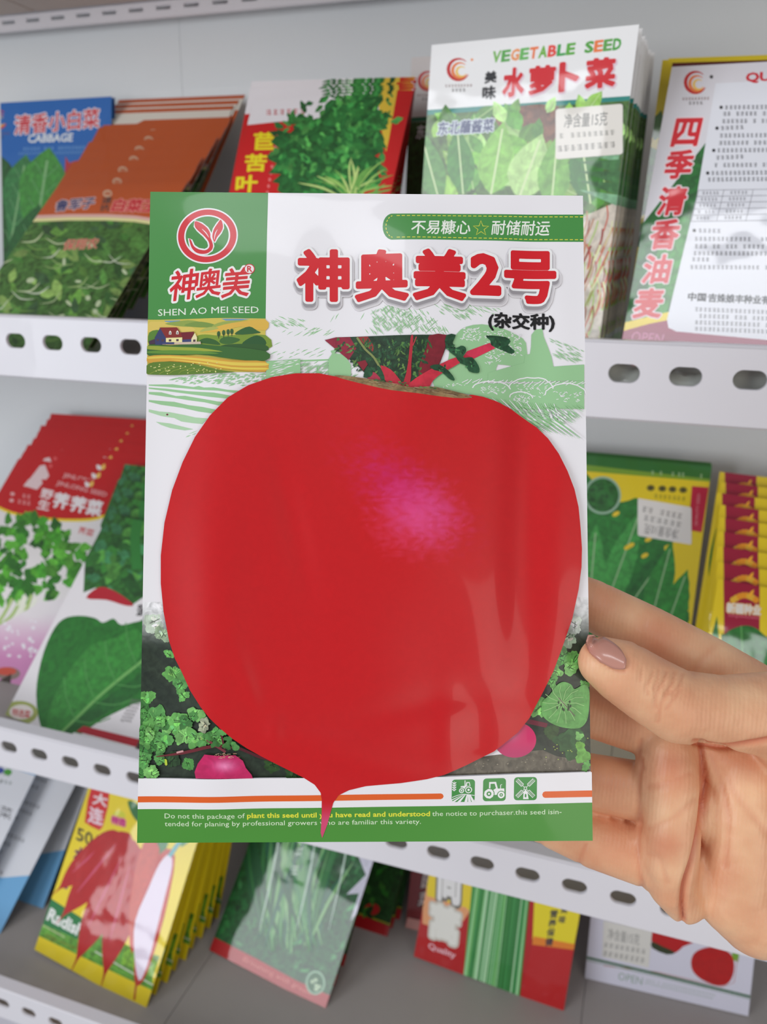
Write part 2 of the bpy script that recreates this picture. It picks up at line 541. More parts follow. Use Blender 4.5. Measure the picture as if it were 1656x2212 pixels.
shelf('white perforated shelf holding the upper row of packets behind the held packet', Z2, CZ - 0.0350, CZ - 0.0742, 0.03045, 0.01536, SE)
shelf('white perforated shelf across the middle, passing behind the fingers', Z3, CZ - 0.3632, CZ - 0.3985, 0.03021, -0.01289, SE)
shelf('white perforated shelf at the bottom with bare grey deck', Z4, CZ - 0.652, CZ - 0.686, 0.0304, at_y(62, 2185, YF)[0] % 0.0304, SE)
# the shelf above: only its beige underside and the slotted strip along its back edge show
r = link('metal_shelf', None); r.location = (0, YF, CZ + 0.2411)
tag(r, 'top shelf seen from below, beige underside and slotted grey strip', 'shelf')
b_ = lip_mesh(X0, X1, -0.0004, -0.0136, 0.0306, at_y(18, 50, 0.752)[0] % 0.0306, 0.0168, 0.0042, -0.0058, fold=0.002)
o = link('perforated_strip', b_, M_STEEL, r); o.location = (0, 0.752 - YF, 0)
o.modifiers.new('thick', 'SOLIDIFY').thickness = 0.0008
sx = at_y(63, 29, 0.74)[0]
for a, c in ((X0, sx), (sx, sx + 0.335), (sx + 0.335, X1)):
    link('underside_panel', boxmesh('underside_panel', a + 0.001, c - 0.001, 0.0, 0.752 - YF - 0.002, 0.0004, 0.004, 0.0008), M_UNDER, r)
link('board', boxmesh('board', X0, X1, 0.0, YB - YF - 0.001, 0.0045, 0.018), M_STEEL, r)
# next deck down, just below the frame
r = link('metal_shelf', None); r.location = (0, YF, CZ - 0.97)
tag(r, 'lowest shelf deck, glimpsed under the bottom lip at the lower left corner', 'shelf')
link('deck_panel', boxmesh('deck_panel', X0, X1, 0.002, YB - YF - 0.001, -0.02, 0), M_STEEL, r)

# ------------------------------------------------------------------ packets on the shelves
def frame_of(q):
    X, Y, yaw, lean, roll, w, h, z = q
    yaw, lean, roll = (math.radians(a) for a in (yaw, lean, roll))
    u = np.array([math.cos(yaw), math.sin(yaw), 0]); b = np.array([-math.sin(yaw), math.cos(yaw), 0])
    v = np.array([0, 0, 1]) * math.cos(lean) + b * math.sin(lean)
    u, v = u * math.cos(roll) + v * math.sin(roll), v * math.cos(roll) - u * math.sin(roll)
    # keep the lower corner on the deck
    lift = max(0.0, w / 2 * abs(u[2])) * 0.0
    return np.array([X, Y, z + lift]), u, v
def mat_of(q):
    o, u, v = frame_of(q)
    n = np.cross(v, u)
    return Matrix(((u[0], n[0], v[0], o[0]), (u[1], n[1], v[1], o[1]), (u[2], n[2], v[2], o[2]), (0, 0, 0, 1)))
def packet_body(w, h, t, nx=10, nz=12):
    """flat sealed front, pillowed back, crimped edge all round"""
    V = []; F = []
    for side in (0, 1):
        for j in range(nz + 1):
            for i in range(nx + 1):
                a, b = i / nx * 2 - 1, j / nz * 2 - 1
                k = (1 - abs(a) ** 5) * (1 - abs(b) ** 5)
                V.append((a * w / 2, 0.0 if side == 0 else 0.0006 + t * k, (b + 1) / 2 * h))
    n = (nx + 1) * (nz + 1)
    for j in range(nz):
        for i in range(nx):
            a = j * (nx + 1) + i
            F.append((a, a + 1, a + nx + 2, a + nx + 1))
            F.append((n + a, n + a + nx + 1, n + a + nx + 2, n + a + 1))
    rim = [i for i in range(nx + 1)] + [j * (nx + 1) + nx for j in range(1, nz + 1)] + [nz * (nx + 1) + i for i in range(nx - 1, -1, -1)] + [j * (nx + 1) for j in range(nz - 1, 0, -1)]
    for i in range(len(rim)):
        a, b = rim[i], rim[(i + 1) % len(rim)]
        F.append((a, n + a, n + b, b))
    me = bpy.data.meshes.new('sachet')
    me.from_pydata(V, [], F)
    me.polygons.foreach_set('use_smooth', [k < 2 * nx * nz and k % 2 == 1 for k in range(len(F))])
    return me
ORD = ['front', 'second', 'third', 'fourth', 'fifth', 'sixth', 'seventh', 'eighth', 'ninth', 'tenth', 'eleventh', 'twelfth']
SHEETS = {}
def foil(rgb):
    k = 'foil_%d_%d_%d' % rgb
    return bpy.data.materials.get(k) or simple_mat(k, rgb, 0.35, 0.06, 30, coat=0.3)
def stack(art, q, desc, where, group=None, n=1, qb=None, thick=0.0022, edge=(200, 200, 200), sticker=None, jit=0.0015, steps=None):
    """front packet drawn by art(), copies of it behind, poses running from q to qb"""
    o, u, v = frame_of(q)
    s = Sheet(o, u, v, q[5], q[6])
    art(s)
    body = packet_body(q[5], q[6], thick)
    pm = s.mesh('printed_front', grp=0)
    pm.materials.append(M_PRINT)
    mat = foil(edge)
    first = None
    for k in range(n):
        qq = list(q)
        if k and qb is not None:
            t = steps[k] if steps else k / (n - 1)
            qq = [a + (b - a) * t for a, b in zip(q, qb)]
            if k < n - 1: qq[0] += U(-1, 1) * jit; qq[2] += U(-.6, .6)
            qq[5], qq[6] = q[5], q[6]
        if first is None:
            r = link('seed_packet', None)
            b_ = link('sachet', body, mat, r); p_ = link('printed_front', pm, None, r)
            first = (r, b_, p_)
            if sticker:
                st = s.mesh('sticker', grp=1, base_lift=0.0003); st.materials.append(M_PRINT)
                tag(link('price_sticker', st, None, r), sticker)
        else:
            r = first[0].copy(); col.objects.link(r)
            for ch in first[1:]:
                c = ch.copy(); col.objects.link(c); c.parent = r
        r.matrix_world = mat_of(qq)
        if n == 1: lab = desc + ' ' + where
        elif k == 0: lab = desc + ', front of its stack ' + where
        elif k == n - 1: lab = desc + ', rearmost in its stack ' + where
        else: lab = desc + ', ' + ORD[k] + ' from front in stack ' + where
        if len(lab.split()) > 16: print('LONG', len(lab.split()), lab)
        tag(r, lab, 'seed packet', group)
    return s

G1, G2, G3, G4 = (40, 110, 40), (70, 145, 60), (25, 80, 35), (120, 175, 70)
WH = (236, 234, 238)
def bgfill(s, c, tex=0.0, sub=None):
    hw = s.w / 2
    s.add_ab([(-hw, 0), (hw, 0), (hw, s.h), (-hw, s.h)], [(0, 1, 2), (0, 2, 3)], c, tex, sub)
def swirl_logo(s, x, y, r):
    for k, (c, f) in enumerate((((190, 40, 40), 1.0), ((225, 120, 60), .72), ((240, 190, 90), .46))):
        pts = [(x + r * f * math.cos(a) + r * .12 * k, y + r * f * math.sin(a) + r * .1 * k) for a in [0.5 + i * 0.33 for i in range(16)]]
        s.stroke(pts, r * .34 * (1 - .15 * k), c, taper=True)
    s.scribble((x - r * 1.3, y + r * 1.55), (x + r * 1.3, y + r * 1.5), r * .26, (120, 70, 60))
    s.scribble((x - r * .7, y + r * 1.95), (x + r * .7, y + r * 1.92), r * .3, (60, 50, 50))

def art_blue(s):
    bgfill(s, (28, 100, 178))
    swirl_logo(s, -4, 258, 20)
    s.text('清香小白菜', (33, 250), (215, 234), (31, 291), (205, 60, 70), 0.02, halo=(235, 225, 235), hoff=0.07)
    s.text('CABBAGE', (62, 291), (158, 288), (60, 308), (225, 230, 240), 0.03)
    s.scribble((50, 322), (185, 318), 7, (120, 170, 215)); s.scribble((40, 332), (190, 328), 6, (110, 160, 205))
    s.poly([(140, 372), (150, 352), (185, 345), (230, 352), (230, 760), (140, 760)], (180, 40, 40), sm=3)
    bgc = [(0, 335), (-60, 360), (-150, 700), (-150, 800), (200, 800), (215, 470), (150, 430), (60, 400)]
    s.poly(bgc, (28, 85, 30), tex=.5, sm=3)
    for x, y, L, W, a, c in ((-20, 570, 250, 70, 262, (60, 135, 75)), (15, 570, 240, 74, 280, (50, 120, 60)), (62, 600, 285, 104, 279, (62, 140, 50)), (0, 760, 330, 85, 285, (30, 95, 35)), (70, 760, 300, 80, 290, (45, 120, 40)), (130, 790, 360, 80, 282, (70, 140, 40)), (30, 700, 250, 60, 295, (80, 150, 60))):
        s.leaf(x, y, L, W, a, c, vein=(130, 180, 120), tex=.35, n=16, jag=.03, pw=1.9)
        for k in range(5):
            t = .2 + .14 * k; r_ = math.radians(a)
            px_, py_ = x + math.cos(r_) * L * t, y + math.sin(r_) * L * t
            for sd in (-1, 1):
                q = math.radians(a + 38 * sd); s.stroke([(px_, py_), (px_ + math.cos(q) * W * .42, py_ + math.sin(q) * W * .42)], 1.5, (100, 160, 100))

def art_orange(s):
    bgfill(s, (196, 88, 36))
    s.ring(232, 418, 10, 8, 3, (215, 180, 150)); s.text('ⓒ', (227, 413), (237, 413), (226, 423), (230, 210, 180))
    s.text('鲁军子', (125, 433), (208, 425), (117, 457), (45, 60, 110), 0.02, halo=(220, 190, 190), hoff=.09)
    s.text('速', (222, 426), (243, 425), (219, 440), (50, 60, 60), 0.02); s.text('抗', (218, 442), (238, 441), (215, 456), (50, 60, 60), 0.02)
    s.text('白菜王', (250, 430), (345, 432), (240, 456), (205, 40, 50), 0.03, halo=(235, 150, 140), hoff=.09)
    cur = [(70, 470), (150, 467), (230, 467), (290, 470), (330, 476), (380, 480), (420, 478)]
    s.poly(cur + [(420, 820), (-200, 820), (-160, 470)], (62, 105, 45), tex=.75)
    s.leaves(130, 600, 260, 130, 170, 40, 19, [(60, 115, 45), (95, 145, 60), (45, 90, 40), (130, 165, 85), (75, 125, 55), (50, 85, 50)], jag=.1, inside=lambda x, y: y > 478)
    for k in range(60):
        x, y = U(-40, 330), U(485, 740); a = U(-.5, .7) + 2.6
        s.stroke([(x, y), (x + 30 * math.cos(a), y + 25 * math.sin(a)), (x + 55 * math.cos(a + .4), y + 45 * math.sin(a + .4))], U(1.5, 4), random.choice([(190, 205, 160), (150, 180, 110), (205, 215, 190), (110, 150, 70)]), sm=3, taper=True)
    for k in range(12): s.ell(U(60, 320), U(490, 720), U(5, 10), U(3, 6), (190, 205, 165), n=8, rot=U(0, 3))
    s.stroke(cur, 9, (225, 180, 170)); s.stroke([(x, y + 6) for x, y in cur], 7, (235, 225, 160))
    s.text('保翔农', (142, 518), (216, 514), (134, 541), (205, 100, 95), 0.02, halo=(170, 180, 130), hoff=.05)

def art_endive(s):
    bgfill(s, (200, 22, 26))
    s.poly([(560, 150), (905, 140), (905, 240), (700, 262), (655, 268), (622, 262), (600, 263), (534, 270), (540, 235)], (236, 228, 232))
    s.poly([(830, 150), (900, 148), (890, 185), (868, 420), (820, 260)], (225, 190, 60), sm=3)
    s.poly([(858, 195), (905, 195), (905, 480), (800, 480), (840, 300)], (198, 20, 24))
    s.scribble((575, 243), (662, 240), 12, (200, 50, 60))
    s.column('叶苦苣', (533, 400), (570, 300), 40, 44, (240, 215, 30), 0.035, across=(1, 0)) if False else None
    for ch, cx, cy in (('苣', 571, 305), ('苦', 553, 352), ('叶', 533, 398)):
        s.text(ch, (cx - 21, cy - 18), (cx + 23, cy - 19), (cx - 24, cy + 18), (240, 215, 30), 0.035)
    for y in range(290, 430, 14): s.ell(600 - (y - 290) * .18, y, 3, 4, (225, 120, 120), n=8)
    for k in range(3): s.ell(527 - k * 2, 285 + 9 * k, 3, 3, (150, 60, 30), n=8)
    # curly endive head
    def inp(x, y):
        return ((x - 715) / 118) ** 2 + ((y - 330) / 115) ** 2 < 1 or ((x - 770) / 75) ** 2 + ((y - 255) / 60) ** 2 < 1
    s.ell(705, 345, 118, 100, (28, 92, 40), n=70, jag=.13, tex=.6)
    s.ell(765, 270, 68, 62, (34, 105, 48), n=50, jag=.18, tex=.6)
    s.leaves(710, 320, 150, 140, 300, 26, 12, [(35, 110, 50), (60, 140, 65), (25, 90, 42), (80, 160, 75), (45, 125, 55)], jag=.5, inside=inp)
    for k in range(26):
        a = math.radians(U(200, 345)); L = U(70, 130)
        x0, y0 = 760 + U(-15, 15), 425 + U(-5, 30)
        s.stroke([(x0, y0), (x0 + L * .5 * math.cos(a) + U(-8, 8), y0 + L * .55 * math.sin(a)), (x0 + L * math.cos(a), y0 + L * .8 * math.sin(a))], U(3, 6), random.choice([(150, 195, 100), (190, 215, 130), (110, 170, 80)]), sm=4, taper=True)
    s.leaves(790, 240, 60, 60, 60, 16, 8, [(50, 130, 60), (30, 100, 45)], jag=.5)
    for k in range(16): s.leaf(U(700, 850), 160 + abs(U(-1, 1)) * 60, 10, 5, U(0, 360), (60, 130, 60), n=4)

def art_radishgreen(s):
    bgfill(s, WH)
    swirl_logo(s, 991, 150, 23); s.ell(1019, 129, 3, 3, (230, 140, 80), n=10)
    cs = [(120, 180, 90), (90, 165, 80), (240, 150, 90), (100, 180, 90), (240, 120, 70), (110, 175, 60), (225, 70, 60), (60, 160, 80), (90, 170, 60), (0, 0, 0), (80, 160, 60), (235, 120, 60), (90, 160, 70), (70, 160, 60)]
    x = 1064
    for ch, c in zip('VEGETABLE SEED', cs):
        if ch != ' ':
            y = 135 - (x - 1064) * .105
            s.text(ch, (x + 2, y - 23), (x + 18, y - 25), (x - 1, y), c, 0.045)
        x += 20.0
    s.text('水', (1090, 150), (1132, 147), (1086, 208), (208, 30, 40), 0.05, halo=[((220, 200, 210), .085, (2, 3))])
    s.text('萝', (1146, 146), (1198, 142), (1143, 203), (208, 30, 40), 0.05, halo=[((220, 200, 210), .085, (2, 3))])
    s.text('卜', (1212, 138), (1248, 134), (1209, 196), (208, 30, 40), 0.06, halo=[((220, 200, 210), .085, (2, 3))])
    s.text('菜', (1268, 130), (1328, 125), (1265, 190), (208, 30, 40), 0.05, halo=[((220, 200, 210), .085, (2, 3))])
    s.text('美', (1048, 156), (1072, 153), (1047, 180), (25, 25, 30), 0.04, halo=(215, 215, 215), hoff=.08)
    s.text('味', (1043, 188), (1070, 185), (1042, 215), (25, 25, 30), 0.04, halo=(215, 215, 215), hoff=.08)
    s.poly([(915, 238), (1375, 206), (1374, 216), (915, 249)], (30, 130, 120))
    s.poly([(915, 249), (1374, 216), (1300, 760), (1300, 900), (880, 900), (905, 500)], (70, 105, 45), tex=.7)
    s.poly([(1075, 239), (1205, 229), (1200, 300), (1150, 330), (1090, 290)], (110, 70, 50), tex=.6, sm=3)
    s.leaves(1120, 400, 220, 170, 120, 60, 34, [(105, 165, 60), (140, 190, 80), (70, 130, 45), (160, 205, 120), (85, 150, 55)], jag=.08, ang=(200, 340), vein=(190, 215, 150), inside=lambda x, y: y > 262 - (x - 915) * .07)
    for x, y, L, W, a, c in ((1000, 420, 150, 60, 265, (60, 130, 45)), (1060, 420, 160, 80, 280, (130, 190, 80)), (1120, 430, 150, 90, 290, (170, 210, 130)), (1275, 440, 160, 75, 262, (50, 120, 40)), (1190, 450, 160, 70, 275, (110, 170, 70)), (950, 440, 170, 60, 255, (80, 140, 60))):
        s.leaf(x, y, L, W, a, c, vein=(205, 225, 170), n=14, jag=.04)
    s.poly([(1255, 470), (1345, 430), (1300, 740), (1240, 740)], (205, 195, 180), tex=.3)
    for k in range(70):
        x, y = U(1250, 1325), U(440, 740); a = U(1.2, 2.4)
        s.stroke([(x, y), (x + 20 * math.cos(a), y + 25), (x + 34 * math.cos(a + .3), y + 55)], U(2, 5), random.choice([(170, 200, 110), (200, 90, 70), (150, 60, 50), (220, 225, 170), (190, 130, 100)]), sm=3)
    for k in range(5): s.poly([(1250, 330 + 20 * k), (1340, 318 + 26 * k), (1335, 350 + 24 * k)], random.choice([(120, 170, 130), (60, 110, 60)]), tex=.5)
    s.poly([(880, 690), (1310, 735), (1300, 760), (880, 740)], (225, 235, 225)); s.poly([(880, 712), (1310, 748), (1300, 900), (880, 900)], (195, 222, 190))
    s.text('东北蘸酱菜', (948, 264), (1068, 256), (944, 292), (60, 70, 110), 0.03, halo=(215, 225, 235), hoff=.1)
    # paper price sticker
    s.rect(1200, 236, 1345, 345, (226, 222, 214), grp=1, r=6, slope=-.08)
    s.text('净含量15克', (1220, 247), (1313, 241), (1218, 277), (120, 118, 112), 0.01, grp=1)
    s.scribble((1208, 294), (1330, 286), 11, (140, 138, 130), grp=1); s.scribble((1204, 322), (1332, 312), 13, (135, 132, 126), grp=1)

def art_lettuce(s):
    bgfill(s, (22, 95, 32), tex=.5)
    s.poly([(1445, 130), (2100, 95), (2080, 240), (1530, 300), (1390, 480), (1360, 520)], (214, 212, 218))
    s.poly([(1420, 540), (1470, 470), (1490, 462), (1480, 560), (1430, 700), (1380, 700)], (45, 130, 40), tex=.5)
    s.poly([(1335, 700), (1450, 672), (1470, 640), (1480, 640), (1465, 690), (2050, 740), (2050, 930), (1320, 900)], (230, 205, 30))
    s.poly([(1335, 718), (1400, 700), (1450, 690), (1470, 690), (2050, 755), (2050, 930), (1320, 900)], (150, 12, 72))
    pts = [(1545, 180), (2010, 158), (1925, 760), (1460, 716), (1443, 708), (1440, 690), (1505, 420)]
    s.poly(pts, (222, 224, 234))
    swirl_logo(s, 1503, 178, 23); s.ell(1536, 166, 4, 4, (60, 60, 60), n=10)
    s.text('QUALITY', (1612, 158), (1760, 150), (1611, 180), (200, 35, 50), 0.04)
    cs = [('四', 1483, 286, 56), ('季', 1467, 355, 58), ('清', 1452, 434, 58), ('香', 1436, 506, 60), ('油', 1419, 581, 58), ('麦', 1402, 655, 60)]
    for ch, x, y, d in cs:
        s.text(ch, (x - d * .5 + 7, y - d * .5), (x + d * .5 + 5, y - d * .52), (x - d * .5 - 6, y + d * .52), (205, 28, 42), .035, halo=(235, 215, 220), hoff=.075)
    for k, (x, y) in enumerate(((1557, 232), (1553, 246), (1551, 262), (1548, 277), (1546, 293), (1544, 309), (1541, 325), (1538, 341), (1534, 357), (1528, 374), (1520, 388))):
        if k % 3 == 0: s.ell(x, y, 4, 4, (40, 40, 45), n=8)
        s.scribble((x + 8, y), (x + (70 if k % 4 == 3 else 330), y - 3), 9, (60, 60, 70))
    for j in range(6):
        y = 411 + j * 13.5; x = 1508 - j * 3.2
        s.stroke([(x, y), (x + 220, y - 3)], 1.2, (120, 120, 130))
        if j < 5:
            s.scribble((x + 8, y + 6), (x + 46, y + 6), 7, (110, 110, 120)); s.scribble((x + 68, y + 5), (x + 108, y + 5), 7, (110, 110, 120))
            for dx in (0, 55, 118): s.stroke([(x + dx, y), (x + dx - 3.2, y + 13.5)], 1.2, (120, 120, 130))
    s.ell(1499, 498, 4, 4, (40, 40, 45), n=8)
    for k, (x, y) in enumerate(((1508, 498), (1500, 516), (1500, 532), (1497, 547), (1494, 560), (1490, 577))):
        s.scribble((x, y), (x + (50 if k in (0, 4) else 190), y + 1), 9, (80, 80, 90))
    s.text('中国', (1487, 632), (1525, 634), (1485, 649), (40, 40, 50), .04); s.text('·', (1527, 640), (1530, 640), (1527, 643), (40, 40, 50))
    s.text('吉姝娘丰种业有限公司', (1531, 634), (1720, 642), (1529, 652), (40, 40, 50), .04)
    for k in range(4): s.scribble((1500, 668 + 14 * k), (1700, 676 + 14 * k), 9, (90, 90, 100))
    s.text('OPEN', (1366, 716), (1434, 722), (1361, 738), (205, 120, 160), .0)

def art_yellowback(s):
    bgfill(s, (228, 204, 40)); s.poly([(1452, 136), (1700, 128), (1700, 140), (1450, 148)], (90, 20, 20))
    s.leaves(1400, 420, 40, 130, 24, 60, 30, [G1, G3, (60, 120, 40)])
def art_whiteback(s):
    bgfill(s, (214, 208, 206)); swirl_logo(s, 925, 175, 20)
    s.poly([(860, 256), (1000, 246), (1000, 256), (860, 266)], (30, 110, 80))
    s.poly([(850, 266), (1400, 240), (1400, 900), (850, 900)], (35, 70, 30), tex=.7)
    s.text('东北', (902, 270), (940, 268), (898, 300), (210, 210, 215), .03)

def art_shepherd(s):
    bgfill(s, (228, 224, 222))
    hd = [(0, 700), (-80, 1060), (20, 950), (330, 1000), (330, 1090)]
    arc = [(-40, 1075), (0, 1098), (40, 1112), (100, 1121), (160, 1124), (210, 1120), (262, 1099), (330, 1080)]
    s.poly([(-60, 930), (340, 1000)] + arc[::-1], (192, 18, 20))
    s.stroke(arc, 6, (235, 205, 40), sm=3)
    s.poly([(50, 1050), (73, 1022), (84, 1020), (92, 1044), (80, 1058), (60, 1052)], (225, 200, 200)); s.ell(96, 1023, 4, 4, (220, 90, 90), n=10)
    for k in range(2): s.ell(27 - 2 * k, 1067 + 14 * k, 5, 4, (225, 170, 170), n=9); s.scribble((38, 1069 + 14 * k), (68, 1074 + 14 * k), 9, (225, 160, 160))
    s.text('JINLONG SEED', (124, 1038), (232, 1064), (120, 1050), (225, 175, 175), .01)
    s.leaf(192, 1052, 15, 10, 235, (245, 225, 225), n=5, tex=0); s.leaf(194, 1052, 16, 9, 300, (240, 190, 90), n=5, tex=0)
    s.text('野', (92, 1055), (117, 1061), (86, 1074), (240, 215, 215), .03); s.text('生', (86, 1078), (110, 1083), (80, 1098), (240, 215, 215), .03)
    for ch, x, y in (('荠', 133, 1083), ('荠', 170, 1091), ('菜', 205, 1098)):
        s.text(ch, (x - 12, y - 19), (x + 18, y - 14), (x - 20, y + 12), (245, 225, 225), .05)
    s.text('荠菜', (173, 1137), (205, 1145), (167, 1152), (205, 90, 90), .02)
    def inp(x, y): return y > 1128 - x * .0 and x < 185 - abs(y - 1210) * .35 and y < 1330
    s.leaves(70, 1215, 115, 95, 150, 34, 20, [(60, 135, 35), (85, 160, 50), (40, 105, 28), (75, 150, 40)], jag=.35, inside=lambda x, y: ((x - 60) / 118) ** 2 + ((y - 1215) / 90) ** 2 < 1)
    for k in range(9):
        x = U(20, 85); s.stroke([(x, 1300 + U(-20, 10)), (x - 30, 1345), (x - 70 - 10 * k, 1400)], 7, random.choice([(215, 222, 190), (170, 195, 120), (230, 232, 215)]), sm=4)
    s.poly([(-150, 1390), (0, 1350), (90, 1300), (160, 1290), (130, 1380), (40, 1520), (-150, 1640)], lambda x, y: (228 - max(0, min(1, (y - 1330) / 90)) * 20, 222 - max(0, min(1, (y - 1330) / 90)) * 85, 224 - max(0, min(1, (y - 1330) / 90)) * 40), sub=.012)
    for k in range(26): s.ell(U(10, 80), U(1340, 1425), U(2, 5), U(2, 5), (238, 225, 232), n=9)
    s.ell(18, 1455, 26, 14, (140, 120, 110), n=20); s.ell(14, 1450, 22, 9, (205, 80, 60), n=16)
    s.poly([(0, 1470), (25, 1455), (22, 1490), (0, 1512)], (60, 45, 35))

def art_spinach(s):
    bgfill(s, (226, 222, 224))
    s.poly([(200, 900), (420, 1000), (420, 1290), (310, 1290), (285, 1307), (250, 1280), (205, 1270), (180, 1280)], (40, 95, 35), tex=.7)
    s.poly([(296, 1040), (330, 1040), (330, 1100), (290, 1120), (280, 1110)], (222, 214, 214)); s.poly([(290, 1034), (330, 1045), (330, 1062), (286, 1050)], (190, 40, 50))
    s.leaves(270, 1200, 70, 90, 80, 34, 22, [(45, 110, 40), (80, 150, 60), (30, 80, 30), (60, 130, 80)], jag=.1)
    s.stroke([(300, 1120), (292, 1160), (296, 1230)], 22, (45, 125, 50), sm=4)
    s.poly([(186, 1292), (215, 1268), (250, 1278), (288, 1306), (270, 1308), (230, 1296)], (175, 25, 40), sm=3)
    s.column('菠菜', (307, 1318), (300, 1360), 22, 24, (40, 35, 35), .03)
    lf = [(112, 1606), (88, 1570), (78, 1500), (88, 1430), (110, 1370), (135, 1338), (170, 1330), (205, 1335), (222, 1345), (245, 1336), (262, 1350), (300, 1342), (330, 1345), (330, 1500), (290, 1520), (220, 1555), (160, 1595)]
    s.poly(lf, (32, 108, 34), tex=.3, sm=3)
    s.poly([(112, 1606), (100, 1560), (130, 1480), (190, 1400), (240, 1380), (300, 1360), (300, 1420), (220, 1500), (160, 1560)], (48, 128, 46), tex=.35, sm=4)
    s.poly([(112, 1600), (160, 1560), (240, 1500), (330, 1440), (330, 1470), (230, 1540)], (24, 92, 30), tex=.3, sm=4)
    s.stroke([(108, 1606), (160, 1556), (230, 1490), (330, 1410)], 6, (110, 170, 90), sm=4)
    for t in (0.25, .45, .65, .85):
        x, y = 108 + 222 * t, 1606 - 196 * t
        s.stroke([(x, y), (x - 20, y - 50), (x - 25, y - 95)], 2.2, (75, 145, 70), sm=3); s.stroke([(x, y), (x + 40, y + 5), (x + 75, y - 6)], 2.2, (75, 145, 70), sm=3)
    s.poly([(-20, 1508), (20, 1522), (60, 1535), (60, 1550), (-20, 1528)], (180, 25, 40))
    s.poly([(180, 1568), (305, 1598), (302, 1616), (165, 1580)], (178, 18, 38)); s.poly([(160, 1582), (303, 1617), (300, 1624), (150, 1590)], (236, 230, 236))
    s.poly([(-30, 1558), (95, 1585), (78, 1625), (-40, 1600)], (222, 196, 30)); s.poly([(130, 1602), (165, 1588), (300, 1622), (284, 1655), (90, 1640)], (222, 200, 30))
    s.ell(42, 1540, 40, 26, (160, 170, 90), n=26); s.ell(46, 1538, 26, 16, (232, 222, 215), n=22); s.text('特选菜', (28, 1530), (66, 1536), (26, 1546), (200, 60, 60), .02)
    s.text('OPEN', (32, 1577), (62, 1582), (30, 1588), (150, 130, 30), .0)
    for k in range(3): s.scribble((288 + 8 * k, 1510 + k), (262 + 8 * k, 1560 + k), 7, (110, 105, 105))

def art_yellowspinach(s):
    bgfill(s, (232, 206, 28))
    s.poly([(1100, 950), (1560, 990), (1560, 1036), (1480, 1033), (1262, 1012), (1100, 998)], (38, 110, 38)); s.poly([(1100, 985), (1480, 1029), (1560, 1038), (1560, 1043), (1100, 1004)], (120, 160, 40))
    for x in (1406, 1424, 1450, 1463, 1472, 1511): s.scribble((x, 1021 + (x - 1406) * .07), (x + 8, 1021 + (x - 1406) * .07), 9, (170, 200, 150), n=1)
    for k, x in enumerate((1405, 1430, 1452, 1475)): s.ell(x, 1054 + k * 1.5, 9, 7, (120, 110, 30), n=14); s.ell(x, 1054 + k * 1.5, 5, 4, (60, 60, 20), n=10)
    s.scribble((1412, 1071), (1482, 1078), 9, (150, 135, 30))
    big = [(1240, 1035), (1290, 1050), (1340, 1085), (1372, 1075), (1400, 1090), (1430, 1110), (1450, 1130), (1455, 1170), (1434, 1180), (1440, 1210), (1452, 1184), (1455, 1220), (1450, 1250), (1432, 1262), (1462, 1262), (1475, 1275), (1455, 1285), (1480, 1282), (1486, 1310), (1464, 1312), (1488, 1322), (1480, 1360), (1430, 1400), (1240, 1400)]
    s.poly(big, (34, 118, 42), tex=.4, sm=2)
    for x, y, L, W, a in ((1300, 1330, 250, 60, 290), (1330, 1350, 210, 60, 305), (1400, 1360, 200, 60, 285), (1270, 1330, 200, 60, 275), (1430, 1380, 160, 60, 290)):
        s.leaf(x, y, L, W, a, random.choice([(45, 135, 50), (60, 150, 65), (30, 105, 40)]), vein=(150, 190, 140), jag=.12, n=12)
    for x, y in ((1330, 1110), (1362, 1178), (1392, 1200), (1400, 1165), (1355, 1182)): s.ell(x, y, 9, 5, (232, 200, 40), n=8, rot=-.5)
    s.ell(1301, 1070, 40, 41, (150, 185, 160), n=36); s.ell(1301, 1070, 35, 36, (35, 100, 38), n=36, tex=.7)
    s.poly([(1494, 1050), (1530, 1053), (1515, 1150), (1486, 1145)], (192, 22, 62), sm=0); s.text('QUALITY SEED', (1499, 1135), (1506, 1066), (1506, 1136), (225, 150, 160), .0)
    s.rect(1377, 1076, 1493, 1157, (232, 229, 226), grp=1, slope=.17, r=4)
    # the sticker is upside down
    s.text('净含量10克', (1462, 1165), (1389, 1153), (1466, 1143), (120, 118, 118), .0, grp=1)
    s.scribble((1387, 1099), (1476, 1116), 12, (150, 148, 146), grp=1); s.scribble((1390, 1118), (1474, 1134), 12, (150, 148, 146), grp=1)

def art_magenta(s):
    bgfill(s, (156, 8, 52))
    s.poly([(1520, 1230), (1562, 1248), (1566, 1600), (1500, 1700), (1440, 1700)], (232, 204, 30)); s.poly([(1640, 1262), (2040, 1325), (1990, 1760), (1640, 1700)], (232, 204, 30))
    s.poly([(1640, 1240), (1760, 1250), (1760, 1265), (1640, 1258)], (232, 204, 30))
    s.text('新疆种业', (1570, 1302), (1643, 1308), (1569, 1323), (240, 225, 215), .05, halo=(235, 170, 40), hoff=.1)
    for k in range(8): s.ell(1583 + k * 7, 1296 - 10 * math.sin(k / 7 * math.pi), 7, 7, random.choice([(235, 150, 30), (240, 180, 50)]), n=12)
    s.leaf(1618, 1290, 20, 8, 300, (240, 165, 40), n=6)
    s.text('XINJIANGSEED', (1572, 1326), (1643, 1332), (1571, 1334), (225, 110, 130), .0)
    s.poly([(1555, 1400), (1565, 1370), (1590, 1355), (1620, 1352), (1650, 1372), (1690, 1430), (1690, 1700), (1540, 1700)], (30, 110, 36), tex=.35, sm=3)
    s.stroke([(1600, 1352), (1606, 1460)], 3, (90, 160, 80)); s.leaf(1535, 1480, 150, 22, 275, (30, 110, 40))

